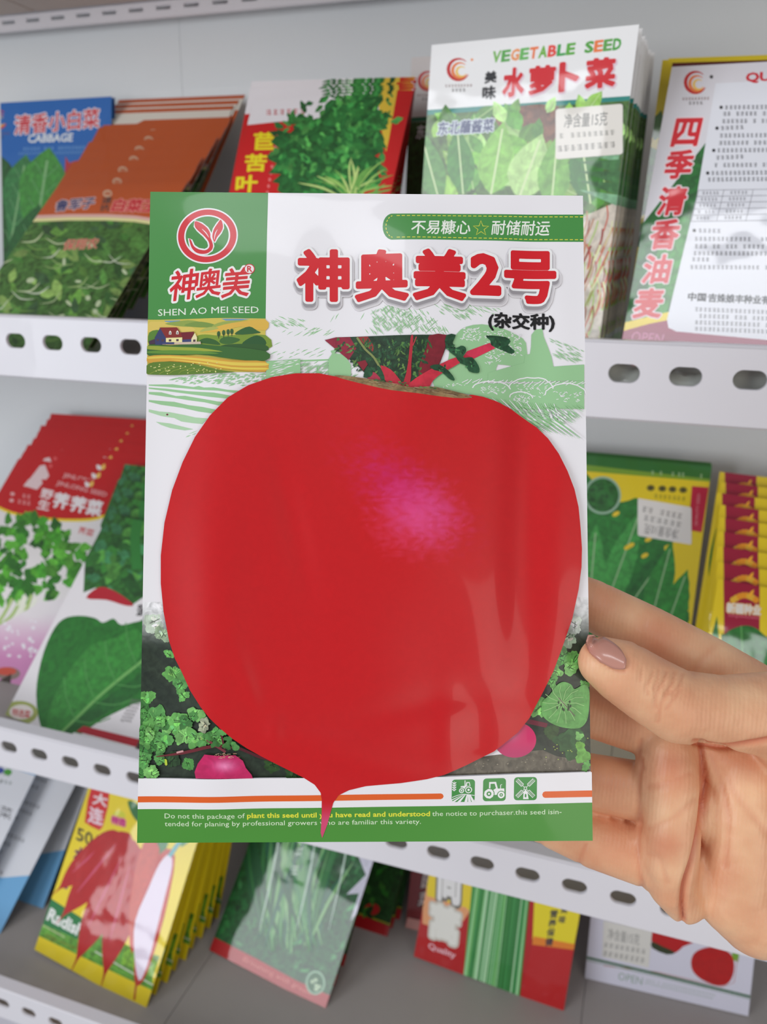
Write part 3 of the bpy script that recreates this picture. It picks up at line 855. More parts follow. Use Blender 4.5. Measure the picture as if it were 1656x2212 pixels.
def art_whiteblue(k):
    def f(s):
        bgfill(s, (214, 216, 222))
        o, w, h = 0, s.w, s.h
        B = (110, 170, 215)
        s.add_ab([(w * .28, h), (w / 2, h), (w / 2, h * .84), (w * .33, h * .84)], [(0, 1, 2), (0, 2, 3)], B)
        s.add_ab([(-w / 2, 0), (w / 2, 0), (w / 2, h * .3), (w * .28, h * .24), (-w / 2, h * .2)], [(0, 1, 2), (0, 2, 3), (0, 3, 4)], B)
        def line(a, b, n, ht, c=(95, 95, 100)):
            p = s.px(a * w, b * h); q = s.px((a + n) * w, b * h); r_ = s.px(a * w, b * h - ht * h)
            s.scribble(p, q, math.hypot(p[0] - r_[0], p[1] - r_[1]), c)
        line(-.1, .93, .32, .03, (60, 60, 65)); line(-.1, .87, .3, .024, (60, 60, 65))
        for j in range(13): line(-.12 + .02 * (j % 3), .8 - .045 * j, .4 - .06 * (j % 4), .018)
        if k == 0:
            s.text('菜', (2, 1738), (29, 1748), (-4, 1763), (70, 70, 75), .0)
            s.text('白', (-34, 1728), (-8, 1737), (-40, 1752), (70, 70, 75), .0)
            s.ell(17, 1668, 9, 7, (70, 150, 50), n=16); s.ell(0, 1664, 9, 7, (50, 70, 150), n=16)
            s.scribble((0, 1686), (28, 1693), 7, (90, 110, 100))
    return f

def art_501(s):
    bgfill(s, (236, 208, 30))
    s.poly([(60, 2010), (98, 1960), (190, 1998), (330, 2072), (330, 2140), (270, 2112)], (90, 150, 50), tex=.6)
    s.poly([(270, 2040), (345, 2066), (330, 2110), (262, 2082)], (110, 160, 40), tex=.7)
    s.poly([(60, 2012), (110, 1941), (188, 1990), (170, 2030), (85, 1992)], (28, 120, 60))
    s.text('Radish', (110, 1962), (182, 2000), (101, 1986), (228, 232, 228), .04)
    s.text('OPEN', (99, 2014), (125, 2028), (95, 2024), (120, 105, 30), .0); s.scribble((128, 2033), (165, 2050), 6, (150, 130, 30))
    s.stroke([(90, 1997), (140, 2025)], 2, (190, 200, 150)); s.stroke([(205, 2055), (330, 2128)], 3, (200, 210, 190))
    s.poly([(200, 1690), (238, 1700), (222, 1786), (207, 1790), (186, 1778), (184, 1768)], (205, 22, 28), sm=2)
    s.text('大', (204, 1712), (233, 1719), (200, 1736), (238, 215, 220), .035); s.text('连', (194, 1742), (224, 1750), (190, 1775), (238, 205, 215), .035)
    s.text('501', (168, 1787), (213, 1806), (165, 1814), (60, 45, 25), .02)
    for ch, x, y in (('水', 173, 1845), ('萝', 166, 1876), ('卜', 154, 1906)):
        s.text(ch, (x - 9, y - 15), (x + 13, y - 10), (x - 14, y + 12), (50, 20, 30), .02, halo=(170, 90, 110), hoff=.07)
    s.ell(257, 1763, 14, 12, (205, 205, 40), n=18); s.text('特选', (242, 1762), (272, 1770), (240, 1778), (190, 30, 120), .05, halo=(230, 120, 150), hoff=.1)
    s.poly([(276, 1730), (300, 1740), (300, 1775), (285, 1760)], (40, 110, 50), sm=3)
    R_ = (178, 18, 20)
    def root(a, b, w_, c=R_, hl=True):
        a, b = np.array(a, float), np.array(b, float); d = b - a; q = np.array([-d[1], d[0]]) / np.hypot(*d)
        pr = [0, .55, .9, 1, .95, .8, .5, .2, .06, .02]; ts = [0, .04, .15, .32, .5, .66, .8, .9, .96, 1.05]
        up = [tuple(a + d * t + q * w_ / 2 * p) for t, p in zip(ts, pr)]; dn = [tuple(a + d * t - q * w_ / 2 * p) for t, p in zip(ts, pr)]
        s.poly(up + dn[::-1], c, tex=.08, sm=2)
        if hl: s.stroke([tuple(a + d * .2 + q * w_ * .12), tuple(a + d * .75 + q * w_ * .08)], 4, (205, 90, 130), taper=False, sm=3) if False else s.stroke([tuple(a + d * t + q * w_ * .12) for t in (.15, .3, .45, .6, .72)], 5, (200, 75, 105), taper=True)
    s.leaf(340, 1850, 70, 30, 285, (40, 120, 60)); s.leaf(390, 1830, 60, 20, 300, (60, 140, 90))
    root((262, 1800), (122, 1925), 62); root((280, 1800), (130, 1985), 68); root((290, 1815), (160, 2085), 72); root((300, 1830), (222, 2118), 70)
    s.poly([(310, 1820), (345, 1835), (320, 1960), (285, 2060), (280, 1950)], (195, 60, 40), tex=.1, sm=3)
    s.poly([(345, 1845), (378, 1850), (355, 1980), (318, 2100), (295, 2130), (290, 2090), (300, 1960)], (190, 50, 40), tex=.1, sm=3)
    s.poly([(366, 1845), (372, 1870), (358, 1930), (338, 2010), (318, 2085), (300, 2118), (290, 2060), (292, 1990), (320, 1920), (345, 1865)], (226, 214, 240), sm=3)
    s.stroke([(366, 1850), (400, 1800)], 9, (90, 170, 180)); s.stroke([(296, 2110), (290, 2160)], 4, (180, 60, 30))

def art_chive(s):
    bgfill(s, (20, 85, 38), tex=.7)
    s.leaves(620, 1960, 220, 190, 150, 30, 10, [(35, 110, 50), (25, 85, 40), (60, 135, 75), (20, 70, 35)], jag=.3)
    s.poly([(770, 1840), (860, 1700), (860, 1880), (790, 1950), (756, 1990), (775, 1930), (748, 1932), (790, 1890)], (205, 205, 222), tex=.1)
    for k in range(70):
        x0, y0 = U(560, 690), U(2010, 2060); a = U(-1.95, -1.0) if k % 3 else U(-1.75, -1.35); L = U(190, 330)
        x0 -= (a + 1.5) * 20
        s.stroke([(x0, y0), (x0 + L * .5 * math.cos(a), y0 + L * .5 * math.sin(a)), (x0 + L * math.cos(a + .06), y0 + L * math.sin(a + .06))], U(5, 13),
                 random.choice([(45, 120, 60), (90, 160, 90), (25, 90, 50), (130, 185, 120), (60, 140, 80), (30, 100, 70)]), sm=3, taper=True)
    for x in (560, 640, 710): s.stroke([(x, 2010), (x + 30, 1880), (x + 45, 1790)], 4, (190, 215, 200), sm=3, taper=True)
    s.text('韭菜籽', (640, 1780), (650, 1900), (622, 1782), (200, 220, 210), .01) if False else s.column('韭菜王', (655, 1800), (637, 1880), 14, 18, (200, 220, 205), .02)
    s.poly([(462, 2024), (556, 2072), (640, 2118), (712, 2150), (712, 2200), (440, 2080)], (178, 18, 24))
    s.text('Brimming with green', (528, 2066), (672, 2140), (522, 2078), (220, 120, 110), .0)
    s.ell(681, 2123, 21, 26, (150, 190, 160), n=28); s.ell(681, 2123, 17, 22, (25, 95, 45), n=28)
    for k in range(6): s.ell(681 + U(-9, 9), 2123 + U(-10, 14), 4, 4, (190, 215, 180), n=9)

def art_darkred(s):
    bgfill(s, (20, 65, 20), tex=.7)
    s.poly([(560, 1910), (775, 1975), (840, 2000), (900, 2020), (900, 2060), (540, 1960)], (165, 15, 22)); s.stroke([(560, 1907), (775, 1973), (900, 2018)], 3, (150, 150, 30))
    s.ell(803, 1964, 17, 13, (170, 30, 30), n=18)
    s.leaves(790, 1900, 80, 70, 50, 26, 12, [(30, 90, 25), (20, 60, 20), (50, 110, 35)])

def art_tonghao(s):
    bgfill(s, (178, 16, 20))
    s.poly([(920, 1700), (1020, 1700), (1020, 2015), (1000, 2025), (912, 1995)], (228, 160, 110)); s.poly([(924, 1650), (1024, 1680), (1040, 1990), (1005, 1960), (922, 1935)], (238, 206, 40))
    s.poly([(1000, 1990), (1020, 1960), (1020, 2080), (896, 2040), (898, 2030), (960, 2020)], (182, 14, 18))
    s.text('茼', (947, 1840), (998, 1856), (943, 1938), (238, 238, 238), .05, halo=(120, 118, 110), hoff=.12)
    s.text('蒿', (934, 1950), (992, 1972), (928, 2020), (238, 236, 225), .05, halo=(205, 200, 190), hoff=.12)
    s.text('Quality', (926, 2036), (984, 2058), (924, 2052), (232, 190, 200), .02)
    s.poly([(1040, 1690), (1165, 1700), (1122, 2155), (1000, 2112)], (70, 150, 70))
    for k in range(46):
        x = 1042 + k * 2.6; b = 1002 + k * 2.65
        s.stroke([(x + U(-2, 2), 1690), (x - 10 + U(-3, 3), 1900), (b, 2112 + k * .93)], U(1.2, 4), random.choice([(120, 190, 110), (40, 120, 50), (150, 210, 150), (60, 150, 80), (170, 215, 170)]))
    s.poly([(1165, 1690), (1300, 1730), (1238, 2050), (1150, 2030)], (240, 214, 30)); s.poly([(1152, 2022), (1245, 2040), (1240, 2062), (1148, 2045)], (228, 130, 30))
    s.poly([(1148, 2040), (1242, 2052), (1225, 2200), (1122, 2160)], (186, 16, 20))
    s.column('营养保健', (1196, 1974), (1186, 2034), 16, 17, (45, 45, 60), .03); s.column('美味', (1219, 1965), (1214, 1986), 14, 16, (45, 45, 60), .03)

def art_redblock(s):
    bgfill(s, (120, 18, 22)); s.poly([(885, 1850), (960, 1850), (950, 1980), (880, 1980)], (130, 16, 22))
    s.column('园菜', (925, 1903), (918, 1942), 26, 30, (210, 190, 185), .03, halo=(60, 20, 20), hoff=.1)
    s.poly([(880, 1982), (960, 2000), (950, 2060), (870, 2020)], (215, 150, 140))

def art_tomato(s):
    bgfill(s, (214, 214, 230))
    s.poly([(1408, 2017), (1480, 2028), (1482, 2036), (1462, 2056), (1445, 2058), (1412, 2040)], (182, 24, 28), sm=3); s.poly([(1408, 2034), (1430, 2044), (1458, 2057), (1440, 2062), (1408, 2048)], (50, 60, 35), sm=2)
    s.poly([(1480, 1700), (1560, 1720), (1520, 2028), (1408, 2016), (1410, 1880)], (182, 24, 28), sm=2)
    s.leaf(1580, 2060, 16, 10, 0, (130, 170, 60)); s.poly([(1580, 2058), (1596, 2060), (1594, 2078), (1582, 2074)], (120, 165, 55))
    s.poly([(1492, 2076), (1500, 2058), (1520, 2048), (1545, 2046), (1575, 2058), (1585, 2080), (1582, 2108), (1568, 2127), (1545, 2128), (1515, 2116), (1496, 2098)], (178, 18, 20), sm=3, tex=.1)
    s.stroke([(1303, 2086), (1420, 2100), (1490, 2116), (1560, 2132), (1585, 2122), (1592, 2070)], 1.5, (190, 130, 130))
    s.stroke([(1266, 2068), (1420, 2104), (1620, 2153)], 5, (45, 100, 60)); s.stroke([(1266, 2074), (1420, 2109), (1620, 2158)], 1.5, (90, 130, 100))
    s.text('OPEN', (1336, 2100), (1388, 2112), (1334, 2116), (140, 165, 150), .0)
    s.scribble((1394, 2117), (1545, 2150), 5, (170, 185, 180)); s.scribble((1392, 2123), (1540, 2157), 5, (170, 185, 180))
    s.poly([(1303, 1988), (1408, 2012), (1400, 2090), (1300, 2066)], (218, 217, 212), grp=1)
    s.text('净含量15克', (1313, 2004), (1382, 2018), (1311, 2028), (140, 140, 138), .0, grp=1)
    s.scribble((1304, 2040), (1396, 2056), 10, (150, 150, 148), grp=1); s.scribble((1302, 2058), (1395, 2075), 11, (150, 150, 148), grp=1)

# pose: x, y, yaw, lean, roll, width, height, deck
stack(art_blue, (-.6119, .7140, -3.4, 6.5, -.8, .145, .2304, Z2), 'blue packet with large cabbage leaves', 'at the far left', 'blue cabbage packets', 2, (-.613, .722, -3.4, 6.1, -.8, 0, 0, Z2), edge=(60, 110, 150))
stack(art_orange, (-.4746, .4975, -5.3, 45.8, .2, .1448, .1984, Z2), 'orange packet with sprout picture', 'on the upper shelf', 'orange packets', 9, (-.4815, .6135, -.8, 40.4, -1.3, 0, 0, Z2 + .0585), thick=.0012, steps=(0, .16, .32, .47, .62, .77, .88, .94, 1), edge=(130, 110, 100))
def art_orangeband(s):
    bgfill(s, (196, 88, 36)); w, h = s.w / 2, s.h
    s.add_ab([(-w, h * .90), (w, h * .90), (w, h * .975), (-w, h * .975)], [(0, 1, 2), (0, 2, 3)], (232, 226, 214))
stack(art_orangeband, (-.4835, .6185, -.8, 40, -1.3, .1448, .1984, Z2 + .065), 'orange packet with cream band', 'behind the orange sprout stack', 'cream banded orange packets', 3, (-.4770, .631, -.8, 39.3, -1.3, 0, 0, Z2 + .0745), edge=(150, 130, 110), thick=.0012)
stack(art_endive, (-.2575, .5025, -3.6, 28.9, -.1, .1322, .2207, Z2), 'red packet with curly endive', 'on the upper shelf', 'curly endive packets', 6, (-.2531, .5350, 4.0, 24.2, -.9, 0, 0, Z2 + .006), edge=(150, 40, 40))
stack(art_whiteback, (-.1374, .6646, 0, 3.7, -.1, .145, .205, Z2 + .026), 'white packet with dark greens', 'behind the tall white packets', None, 1, edge=(170, 165, 165))
stack(art_radishgreen, (-.0964, .5158, -9.5, 3.1, -1.1, .1259, .2025, Z2), 'tall white leafy radish packet', 'under the upper right wall', 'white leafy radish packets', 10, (-.088, .600, -2.5, 1.5, -.8, 0, 0, Z2 + .003), edge=(200, 205, 205), sticker='cream paper price sticker')
stack(art_yellowback, (.052, .5289, .9, 19.1, -1.3, .145, .2106, Z2), 'yellow packet, edge showing', 'behind the white lettuce packet', None, 2, (.055, .56, .9, 15, -1.3, 0, 0, Z2), edge=(200, 180, 60))
stack(art_lettuce, (.0502, .4736, -4.4, 25.4, -1.4, .145, .209, Z2), 'white and magenta lettuce packet with red vertical title', 'at the right edge', None, 1, edge=(150, 150, 150))
stack(art_shepherd, (-.6262, .5470, -.5, 43.3, -4.9, .1594, .2385, Z3), 'red-topped packet with green herb', 'at the left edge', 'red-topped herb packets', 8, (-.5787, .6259, .5, 32.6, 1.1, 0, 0, Z3 + .026), edge=(150, 140, 130))
stack(art_spinach, (-.4512, .4863, -6.5, 43.1, -1.2, .1474, .2094, Z3), 'white packet with broad spinach leaf', 'left of the held packet', 'broad spinach leaf packets', 5, (-.4692, .6212, -.2, 31.8, -.3, 0, 0, Z3 + .0185), edge=(150, 140, 130))
stack(art_yellowspinach, (-.0173, .6907, -2.3, 9.6, .2, .145, .2383, Z3), 'yellow packet with green header', 'above the index finger', 'yellow packets with green header', 3, (-.0173, .708, -2.3, 7.4, .2, 0, 0, Z3), edge=(170, 170, 160), sticker='white price sticker, upside down')
stack(art_magenta, (.1197, .4910, -3.1, 36.1, -2.4, .1451, .2100, Z3), 'magenta and yellow packet', 'at the right edge', 'magenta and yellow packets', 9, (.128, .672, -1, 14.5, -1.7, 0, 0, Z3 + .026), edge=(190, 150, 60))
stack(art_whiteblue(0), (-.7048, .50, -2.4, 46.1, -1.2, .145, .205, Z4), 'white packet with blue bands and leaf emblem', 'at the lower left corner', None, 1, edge=(110, 150, 185))
stack(art_whiteblue(1), (-.6661, .52, -3.6, 48.2, -1.8, .145, .205, Z4), 'white packet with blue corner', 'just right of the leaf emblem packet', None, 1, edge=(110, 150, 185))
stack(art_whiteblue(2), (-.6480, .56, -.8, 41.8, -.4, .145, .205, Z4), 'white and blue packet in shadow', 'beside the yellow radishes', 'shadowed white and blue packets', 3, (-.6450, .61, -.8, 36, -.4, 0, 0, Z4), edge=(90, 135, 175))
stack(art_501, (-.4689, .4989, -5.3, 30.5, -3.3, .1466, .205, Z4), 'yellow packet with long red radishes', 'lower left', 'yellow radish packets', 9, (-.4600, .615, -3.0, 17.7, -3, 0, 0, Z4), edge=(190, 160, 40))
stack(art_chive, (-.3032, .5584, -7.4, 40.2, -2.1, .1405, .205, Z4), 'green chive packet with red foot', 'on the bottom shelf', 'green chive packets', 3, (-.305, .605, -4.5, 34, -2.1, 0, 0, Z4), edge=(120, 40, 40))
stack(art_darkred, (-.2771, .6536, -2.3, 39.5, -1.1, .145, .205, Z4), 'dark green packet with red band', 'behind the chive packets', 'dark green packets with red band', 3, (-.272, .680, -2.3, 34, -1.1, 0, 0, Z4), edge=(110, 25, 25))
stack(art_tonghao, (-.0932, .6279, -3.1, 24.5, -1.6, .1544, .205, Z4), 'red and yellow packet with green stalks', 'below the hand', None, 1, edge=(190, 110, 90))
stack(art_redblock, (-.1180, .6712, 1.7, 24, 1.1, .145, .205, Z4), 'dark red packet', 'half hidden behind the green stalk packet', None, 1, edge=(120, 30, 30))
stack(art_tomato, (.0762, .6718, 2.9, 14.5, .3, .1529, .205, Z4), 'white packet with red tomato', 'on the bottom shelf at right', None, 1, edge=(190, 190, 200), sticker='greyish paper price sticker')

bm = bmesh.new()
bmesh.ops.create_grid(bm, x_segments=60, y_segments=16, size=.5)
from mathutils import noise
for v in bm.verts:
    a, b = v.co.x * 2, v.co.y * 2
    k = (1 - abs(a) ** 6) * (1 - abs(b) ** 2)
    v.co = Vector((v.co.x * .30, v.co.y * .026, .0005 + k * (.024 + .012 * noise.noise(Vector((a * 6, b * 2, 1.3))) + .006 * noise.noise(Vector((a * 17, b * 5, 7.1))))))
r_ = bmesh.ops.extrude_face_region(bm, geom=bm.faces[:])
for v in [g for g in r_['geom'] if isinstance(g, bmesh.types.BMVert)]: v.co.z = .0002
bmesh.ops.recalc_face_normals(bm, faces=bm.faces[:])
me = bpy.data.meshes.new('bag'); bm.to_mesh(me); bm.free(); me.polygons.foreach_set('use_smooth', [True] * len(me.polygons))
o = link('plastic_bag', me, simple_mat('milky_plastic', (196, 200, 192), .3, .12, 60, coat=.5)); o.location = (.075, .4565, Z2)
tag(o, 'crumpled milky plastic bag seen through the slots at the right', 'bag')

# ------------------------------------------------------------------ the held packet
HU = np.array([0.94169149, 0.33635886, 0.00893583]); HV = -np.array([0.12465674, -0.32408348, -0.93777961])
HC = EYE + np.array([-0.07559787, 0.21087107, -0.06766036])
HW, HH = 0.13, 0.19026771
HO = HC - HV * HH / 2
def G(a, c, w): return math.exp(-((a - c) / w) ** 2)
def relief0(a, b):
    x = a / HW + .5; y = b / HH       # 0..1 from the left, 0..1 from the bottom
    e = min(x, 1 - x, 1) ; f = min(y, 1 - y)
    edge = (1 - math.exp(-max(e, 0) / .05)) * (1 - math.exp(-max(f, 0) / .05))
    h = 0.0024 * edge * (math.sin(math.pi * min(max(x, 0), 1)) ** .6)
    h += .0011 * G(x, .17, .07) * (1 - .5 * y)
    h -= .0022 * G(x, .86 + .05 * (y - .5), .06) * G(y, .55, .36)
    h -= .0009 * G(x, .42, .11) * G(y, .8, .28)
    h += .0010 * G(x, .60, .10) * G(y, .75, .3)
    h -= .0008 * G(x, .33 + .35 * (.5 - y), .035) * G(y, .48, .12)
    # crumples near the foot
    h += .0012 * G(y, .135 + .03 * math.sin(x * 7), .032) * G(x, .55, .3)
    h -= .0006 * G(y, .20 + .02 * math.sin(x * 9 + 1), .022) * G(x, .60, .3)
    h += .0004 * G(x, .68, .03) * G(y, .17, .06) - .0004 * G(x, .75, .035) * G(y, .17, .05)
    h += .0004 * G(x, .30, .02) * G(y, .17, .03) + .00035 * G(x + .5 * y, .36, .02) * G(y, .24, .05)
    h += .00022 * math.sin(x * 19 + 5 * y) * math.sin(y * 11 + 3 * x) * edge
    return h * edge * 1.1
CELL = 0.0016
RG = {}
def rg(i, j):
    k = (i, j)
    if k not in RG: RG[k] = relief0(i * CELL, j * CELL)
    return RG[k]
def relief(a, b):
    """the sheet's height field, bilinear on the grid all print is cut along"""
    x, y = a / CELL, b / CELL; i, j = math.floor(x + 1e-9), math.floor(y + 1e-9); f, g = x - i, y - j
    return (rg(i, j) * (1 - f) + rg(i + 1, j) * f) * (1 - g) + (rg(i, j + 1) * (1 - f) + rg(i + 1, j + 1) * f) * g
A = Sheet(HO, HU, HV, HW, HH, dz=1.1e-5, cell=CELL, relief=relief, gain=1.1)
A.nrelief = relief0
HN = A.n
WHITE = (232, 230, 235); GR = (70, 140, 68); FG = (74, 142, 54); RED = (194, 12, 20)
bgc = WHITE
A.add_ab([(-HW / 2, 0), (HW / 2, 0), (HW / 2, HH), (-HW / 2, HH)], [(0, 1, 2), (0, 2, 3)], bgc, sub=CELL, grp=0)
def hx(x): return 560 + x / 2.3
def hy(y): return 640 + y / 2.3
# --- engraved landscape (group 1)
SK = (150, 196, 146)
def hatch(pts, ang, gap, wd, c=SK, brk=.25, ln=(8, 26), grp=1, wob=1.2):
    """broken pen strokes at an angle, inside an outline"""
    P = np.array(pts, float); c0 = P.mean(0)
    a = math.radians(ang); d = np.array([math.cos(a), math.sin(a)]); q = np.array([-d[1], d[0]])
    R_ = np.max(np.hypot(*(P - c0).T))
    def ins(p):
        r_ = False; n = len(P)
        for i in range(n):
            x1, y1 = P[i]; x2, y2 = P[i - 1]
            if (y1 > p[1]) != (y2 > p[1]) and p[0] < (x2 - x1) * (p[1] - y1) / (y2 - y1) + x1: r_ = not r_
        return r_
    t = -R_
    while t < R_:
        u_ = -R_ + U(0, 10)
        while u_ < R_:
            L = U(*ln); m_ = c0 + d * (u_ + L / 2) + q * t
            if rnd() > brk and ins(m_) and ins(m_ - d * L * .4) and ins(m_ + d * L * .4):
                A.stroke([tuple(m_ - d * L / 2), tuple(m_ + q * U(-wob, wob)), tuple(m_ + d * L / 2)], wd * U(1.1, 1.8), c, grp=grp, taper=True)
            u_ += L + U(1, 5)
        t += gap * U(.55, .9)
def H(l): return [(hx(x), hy(y)) for x, y in l]
hatch(H([(40, 110), (130, 110), (270, 130), (330, 120), (250, 165), (120, 175), (40, 150)]), 25, 4, 1.4)
hatch(H([(80, 170), (240, 160), (400, 170), (405, 205), (180, 205), (90, 190)]), 150, 4, 1.3)
hatch(H([(330, 110), (560, 60), (560, 130), (400, 130), (350, 150)]), 120, 8, 1.3)
hatch(H([(550, 70), (640, 50), (800, 70), (900, 150), (980, 190), (960, 205), (500, 205), (485, 185), (560, 150)]), 55, 4.4, 1.5)
hatch(H([(550, 70), (640, 60), (800, 90), (900, 150), (930, 205), (620, 205), (560, 150)]), 140, 7, 1.3, brk=.4)
hatch(H([(850, 40), (1100, 60), (1120, 110), (1000, 140), (900, 110)]), 35, 4, 1.4)
hatch(H([(1050, 40), (1230, 70), (1150, 120)]), 20, 4, 1.2)
hatch(H([(50, 230), (330, 260), (330, 310), (40, 325)]), 155, 10, 1.3)
A.poly(H([(40, 330), (360, 318), (360, 326), (40, 340)]), SK, grp=1)
hatch(H([(40, 340), (360, 326), (520, 420), (40, 425)]), 150, 3.6, 1.7, brk=.1)
for x0, x1, y0, y1 in ((345, 455, 290, 420), (288, 318, 350, 420), (370, 385, 270, 300)): A.poly(H([(x0, y1), (x0, y0 + 30), (x0 + 20, y0), (x1 - 30, y0 + 10), (x1, y0 + 60), (x1, y1)]), SK, grp=1)
hatch(H([(455, 330), (520, 380), (520, 430), (455, 430)]), 145, 4, 1.5)
# trees and fields on the right
tree = [(930, 340), (940, 270), (975, 200), (1020, 165), (1100, 150), (1200, 165), (1280, 195), (1325, 230), (1325, 330), (1270, 350), (1180, 345), (1170, 390), (1125, 440), (1110, 480), (870, 480), (880, 390)]
A.poly(H(tree), SK, sm=2, grp=1)
def sq(cx, cy, rx, ry, n, c=WHITE, L=5, w_=1.2):
    for k in range(n):
        x, y = hx(cx + U(-1, 1) * rx), hy(cy + U(-1, 1) * ry); a = U(-.9, .9)
        A.stroke([(x, y), (x + L * math.cos(a), y + L * math.sin(a))], w_, c, grp=1)
sq(1040, 200, 50, 30, 60); sq(1200, 240, 100, 60, 150); sq(1150, 320, 40, 20, 25); sq(960, 460, 60, 15, 30)
A.poly(H([(1350, 250), (1352, 190), (1372, 165), (1405, 160), (1412, 200), (1432, 250), (1450, 300), (1460, 350), (1612, 340), (1612, 420), (1130, 430), (1130, 390), (1250, 350), (1315, 330), (1320, 290), (1345, 285)]), SK, grp=1)
hatch(H([(1430, 205), (1612, 260), (1612, 340), (1470, 330), (1450, 270)]), 30, 4, 1.4)
A.poly(H([(860, 470), (1130, 440), (1612, 420), (1612, 560), (1300, 560), (1060, 500)]), SK, grp=1)
for cx, cy, rx, ry in ((1150, 465, 95, 34), (1350, 460, 110, 58), (1520, 490, 100, 55), (1300, 505, 60, 30)):
    A.stroke([(hx(cx + rx * math.cos(a) * U(.96, 1.04)), hy(cy + ry * math.sin(a) * U(.95, 1.05))) for a in [math.pi * (1 + i / 18) for i in range(19)]], 2.4, WHITE, grp=1)
    sq(cx, cy + 8, rx * .7, ry * .5, 34)
for k in range(26):
    x = 1000 + k * 26; A.stroke([(hx(x), hy(440 + U(-5, 5))), (hx(x + U(20, 40)), hy(425 + U(-8, 3)))], 1.6, WHITE, grp=1)
for k in range(19):
    f = k / 18; x1 = 1100 + 520 * f; y1 = 545 + (f * 700 if f < .4 else 280 - (f - .4) * 60)
    A.stroke([(hx(1060 + 400 * f), hy(505 + 30 * f)), (hx(1160 + 330 * f), hy(560 + 60 * f)), (hx(1280 + 330 * f), hy(640 + 70 * f))], 3.4 + 2 * f, SK if k % 2 else WHITE, grp=1, taper=True)
hatch(H([(1180, 540), (1612, 540), (1612, 610), (1400, 700), (1330, 640)]), 33, 4.2, 1.9, brk=.12, ln=(14, 40))
hatch(H([(1400, 560), (1612, 560), (1612, 600), (1500, 640)]), 38, 7, 2, c=WHITE, brk=.2)
# fields on the left
def lx(x): return 300 + x / 5.175
def ly(y): return 780 + y / 5.175
for up, dn in (([(110, 262), (380, 262), (620, 300), (680, 290), (740, 310), (850, 312), (1000, 340), (1160, 355)], [(1100, 380), (900, 350), (700, 335), (500, 310), (300, 290), (110, 275)]),
               ([(110, 295), (300, 310), (560, 345), (850, 370), (1060, 410)], [(1000, 440), (800, 415), (560, 375), (300, 335), (110, 310)]),
               ([(110, 345), (250, 350), (420, 395), (520, 395), (700, 430), (900, 470), (970, 475)], [(910, 515), (750, 475), (560, 445), (400, 415), (110, 370)]),
               ([(110, 435), (230, 445), (400, 460), (560, 500), (720, 525), (880, 560)], [(830, 600), (680, 575), (500, 530), (380, 510), (250, 490), (110, 455)]),
               ([(110, 540), (230, 565), (350, 575), (520, 610), (640, 640), (790, 655)], [(720, 715), (600, 700), (480, 680), (400, 640), (250, 615), (110, 570)]),
               ([(190, 680), (350, 700), (500, 740), (620, 770)], [(520, 780), (350, 750), (250, 715)])):
    A.poly([(lx(x), ly(y)) for x, y in up + dn], SK if up[0][1] < 500 else (172, 208, 168), grp=1)
hatch([(lx(x), ly(y)) for x, y in [(320, 215), (560, 160), (1420, 150), (1656, 10), (1656, 180), (1300, 270), (1180, 330), (800, 280), (480, 260)]], 165, 3.4, 2.0, brk=.2, ln=(6, 18))
A.poly([(577, 786), (650, 779), (650, 815), (577, 825)], SK, grp=1); hatch([(577, 786), (650, 779), (650, 815), (577, 825)], 165, 4, 1.4, c=WHITE, brk=.2)
hatch([(lx(x), ly(y)) for x, y in [(480, 850), (680, 780), (640, 850), (600, 890), (540, 880)]], 160, 3, 1.6, c=(172, 208, 168))
A.ell(lx(320), ly(600), 2.5, 2, (110, 30, 60), n=8, grp=1)

# --- corner panel with emblem (2) and farm picture (3)
A.poly([(320, 410), (579, 410), (575.5, 693), (318, 691)], GR, sub=CELL, grp=2)
ex, ey = 448.7, 512.3
A.ell(ex, ey, 66.7, 61.6, WHITE, n=64, grp=2); A.ell(ex, ey, 63.6, 58.4, (206, 44, 54), n=64, grp=2); A.ell(ex, ey, 50, 46, WHITE, n=64, grp=2); A.ell(ex, ey, 46.8, 42.8, GR, n=64, grp=2)
def C3(l): return [(310 + x / 5.145, 400 + y / 5.145) for x, y in l]
S_ = C3([(578, 410), (650, 438), (715, 492), (748, 550), (752, 600), (772, 650), (782, 700), (765, 745), (715, 778), (650, 782), (590, 762), (545, 715), (522, 655), (512, 605), (535, 625), (565, 690), (620, 728), (690, 742), (730, 722), (742, 690), (728, 640), (680, 580), (610, 515), (575, 468)])
Y_ = C3([(862, 398), (884, 440), (888, 495), (865, 548), (825, 600), (800, 652), (778, 615), (774, 570), (790, 505), (830, 440)])
for sh in (S_, Y_): A.stroke(sh, 6, WHITE, closed=True, grp=2)
A.stroke(C3([(512, 605), (530, 700), (580, 765)]), 5, WHITE, grp=2)
A.poly(S_, (206, 44, 54), sm=3, grp=2); A.poly(Y_, (206, 44, 54), sm=3, grp=2)
A.stroke(C3([(655, 500), (700, 545), (735, 600)]), 1.8, WHITE, taper=True, grp=2, sm=3); A.stroke(C3([(830, 510), (805, 560), (795, 630)]), 1.8, WHITE, taper=True, grp=2, sm=3)
for ch, q in (('神', (284, 955, 592, 1290)), ('奥', (590, 955, 862, 1265)), ('美', (878, 950, 1172, 1275))):
    (a, b), (c, d) = C3([(q[0], q[1]), (q[2], q[3])])
    A.text(ch, (a, b + 3), (c, b - 2), (a, d + 1), (206, 36, 46), .018, halo=(236, 232, 230), hoff=.085, grp=2, skew=.12)
(a, b), = C3([(1187, 957)])
A.ell(a, b, 11.5, 11, (200, 40, 50), n=26, grp=2); A.ell(a, b, 9.6, 9.2, (232, 228, 226), n=26, grp=2); A.text('R', (a - 4.5, b - 6), (a + 5.5, b - 6), (a - 4.5, b + 6), (200, 40, 50), .03, grp=2)
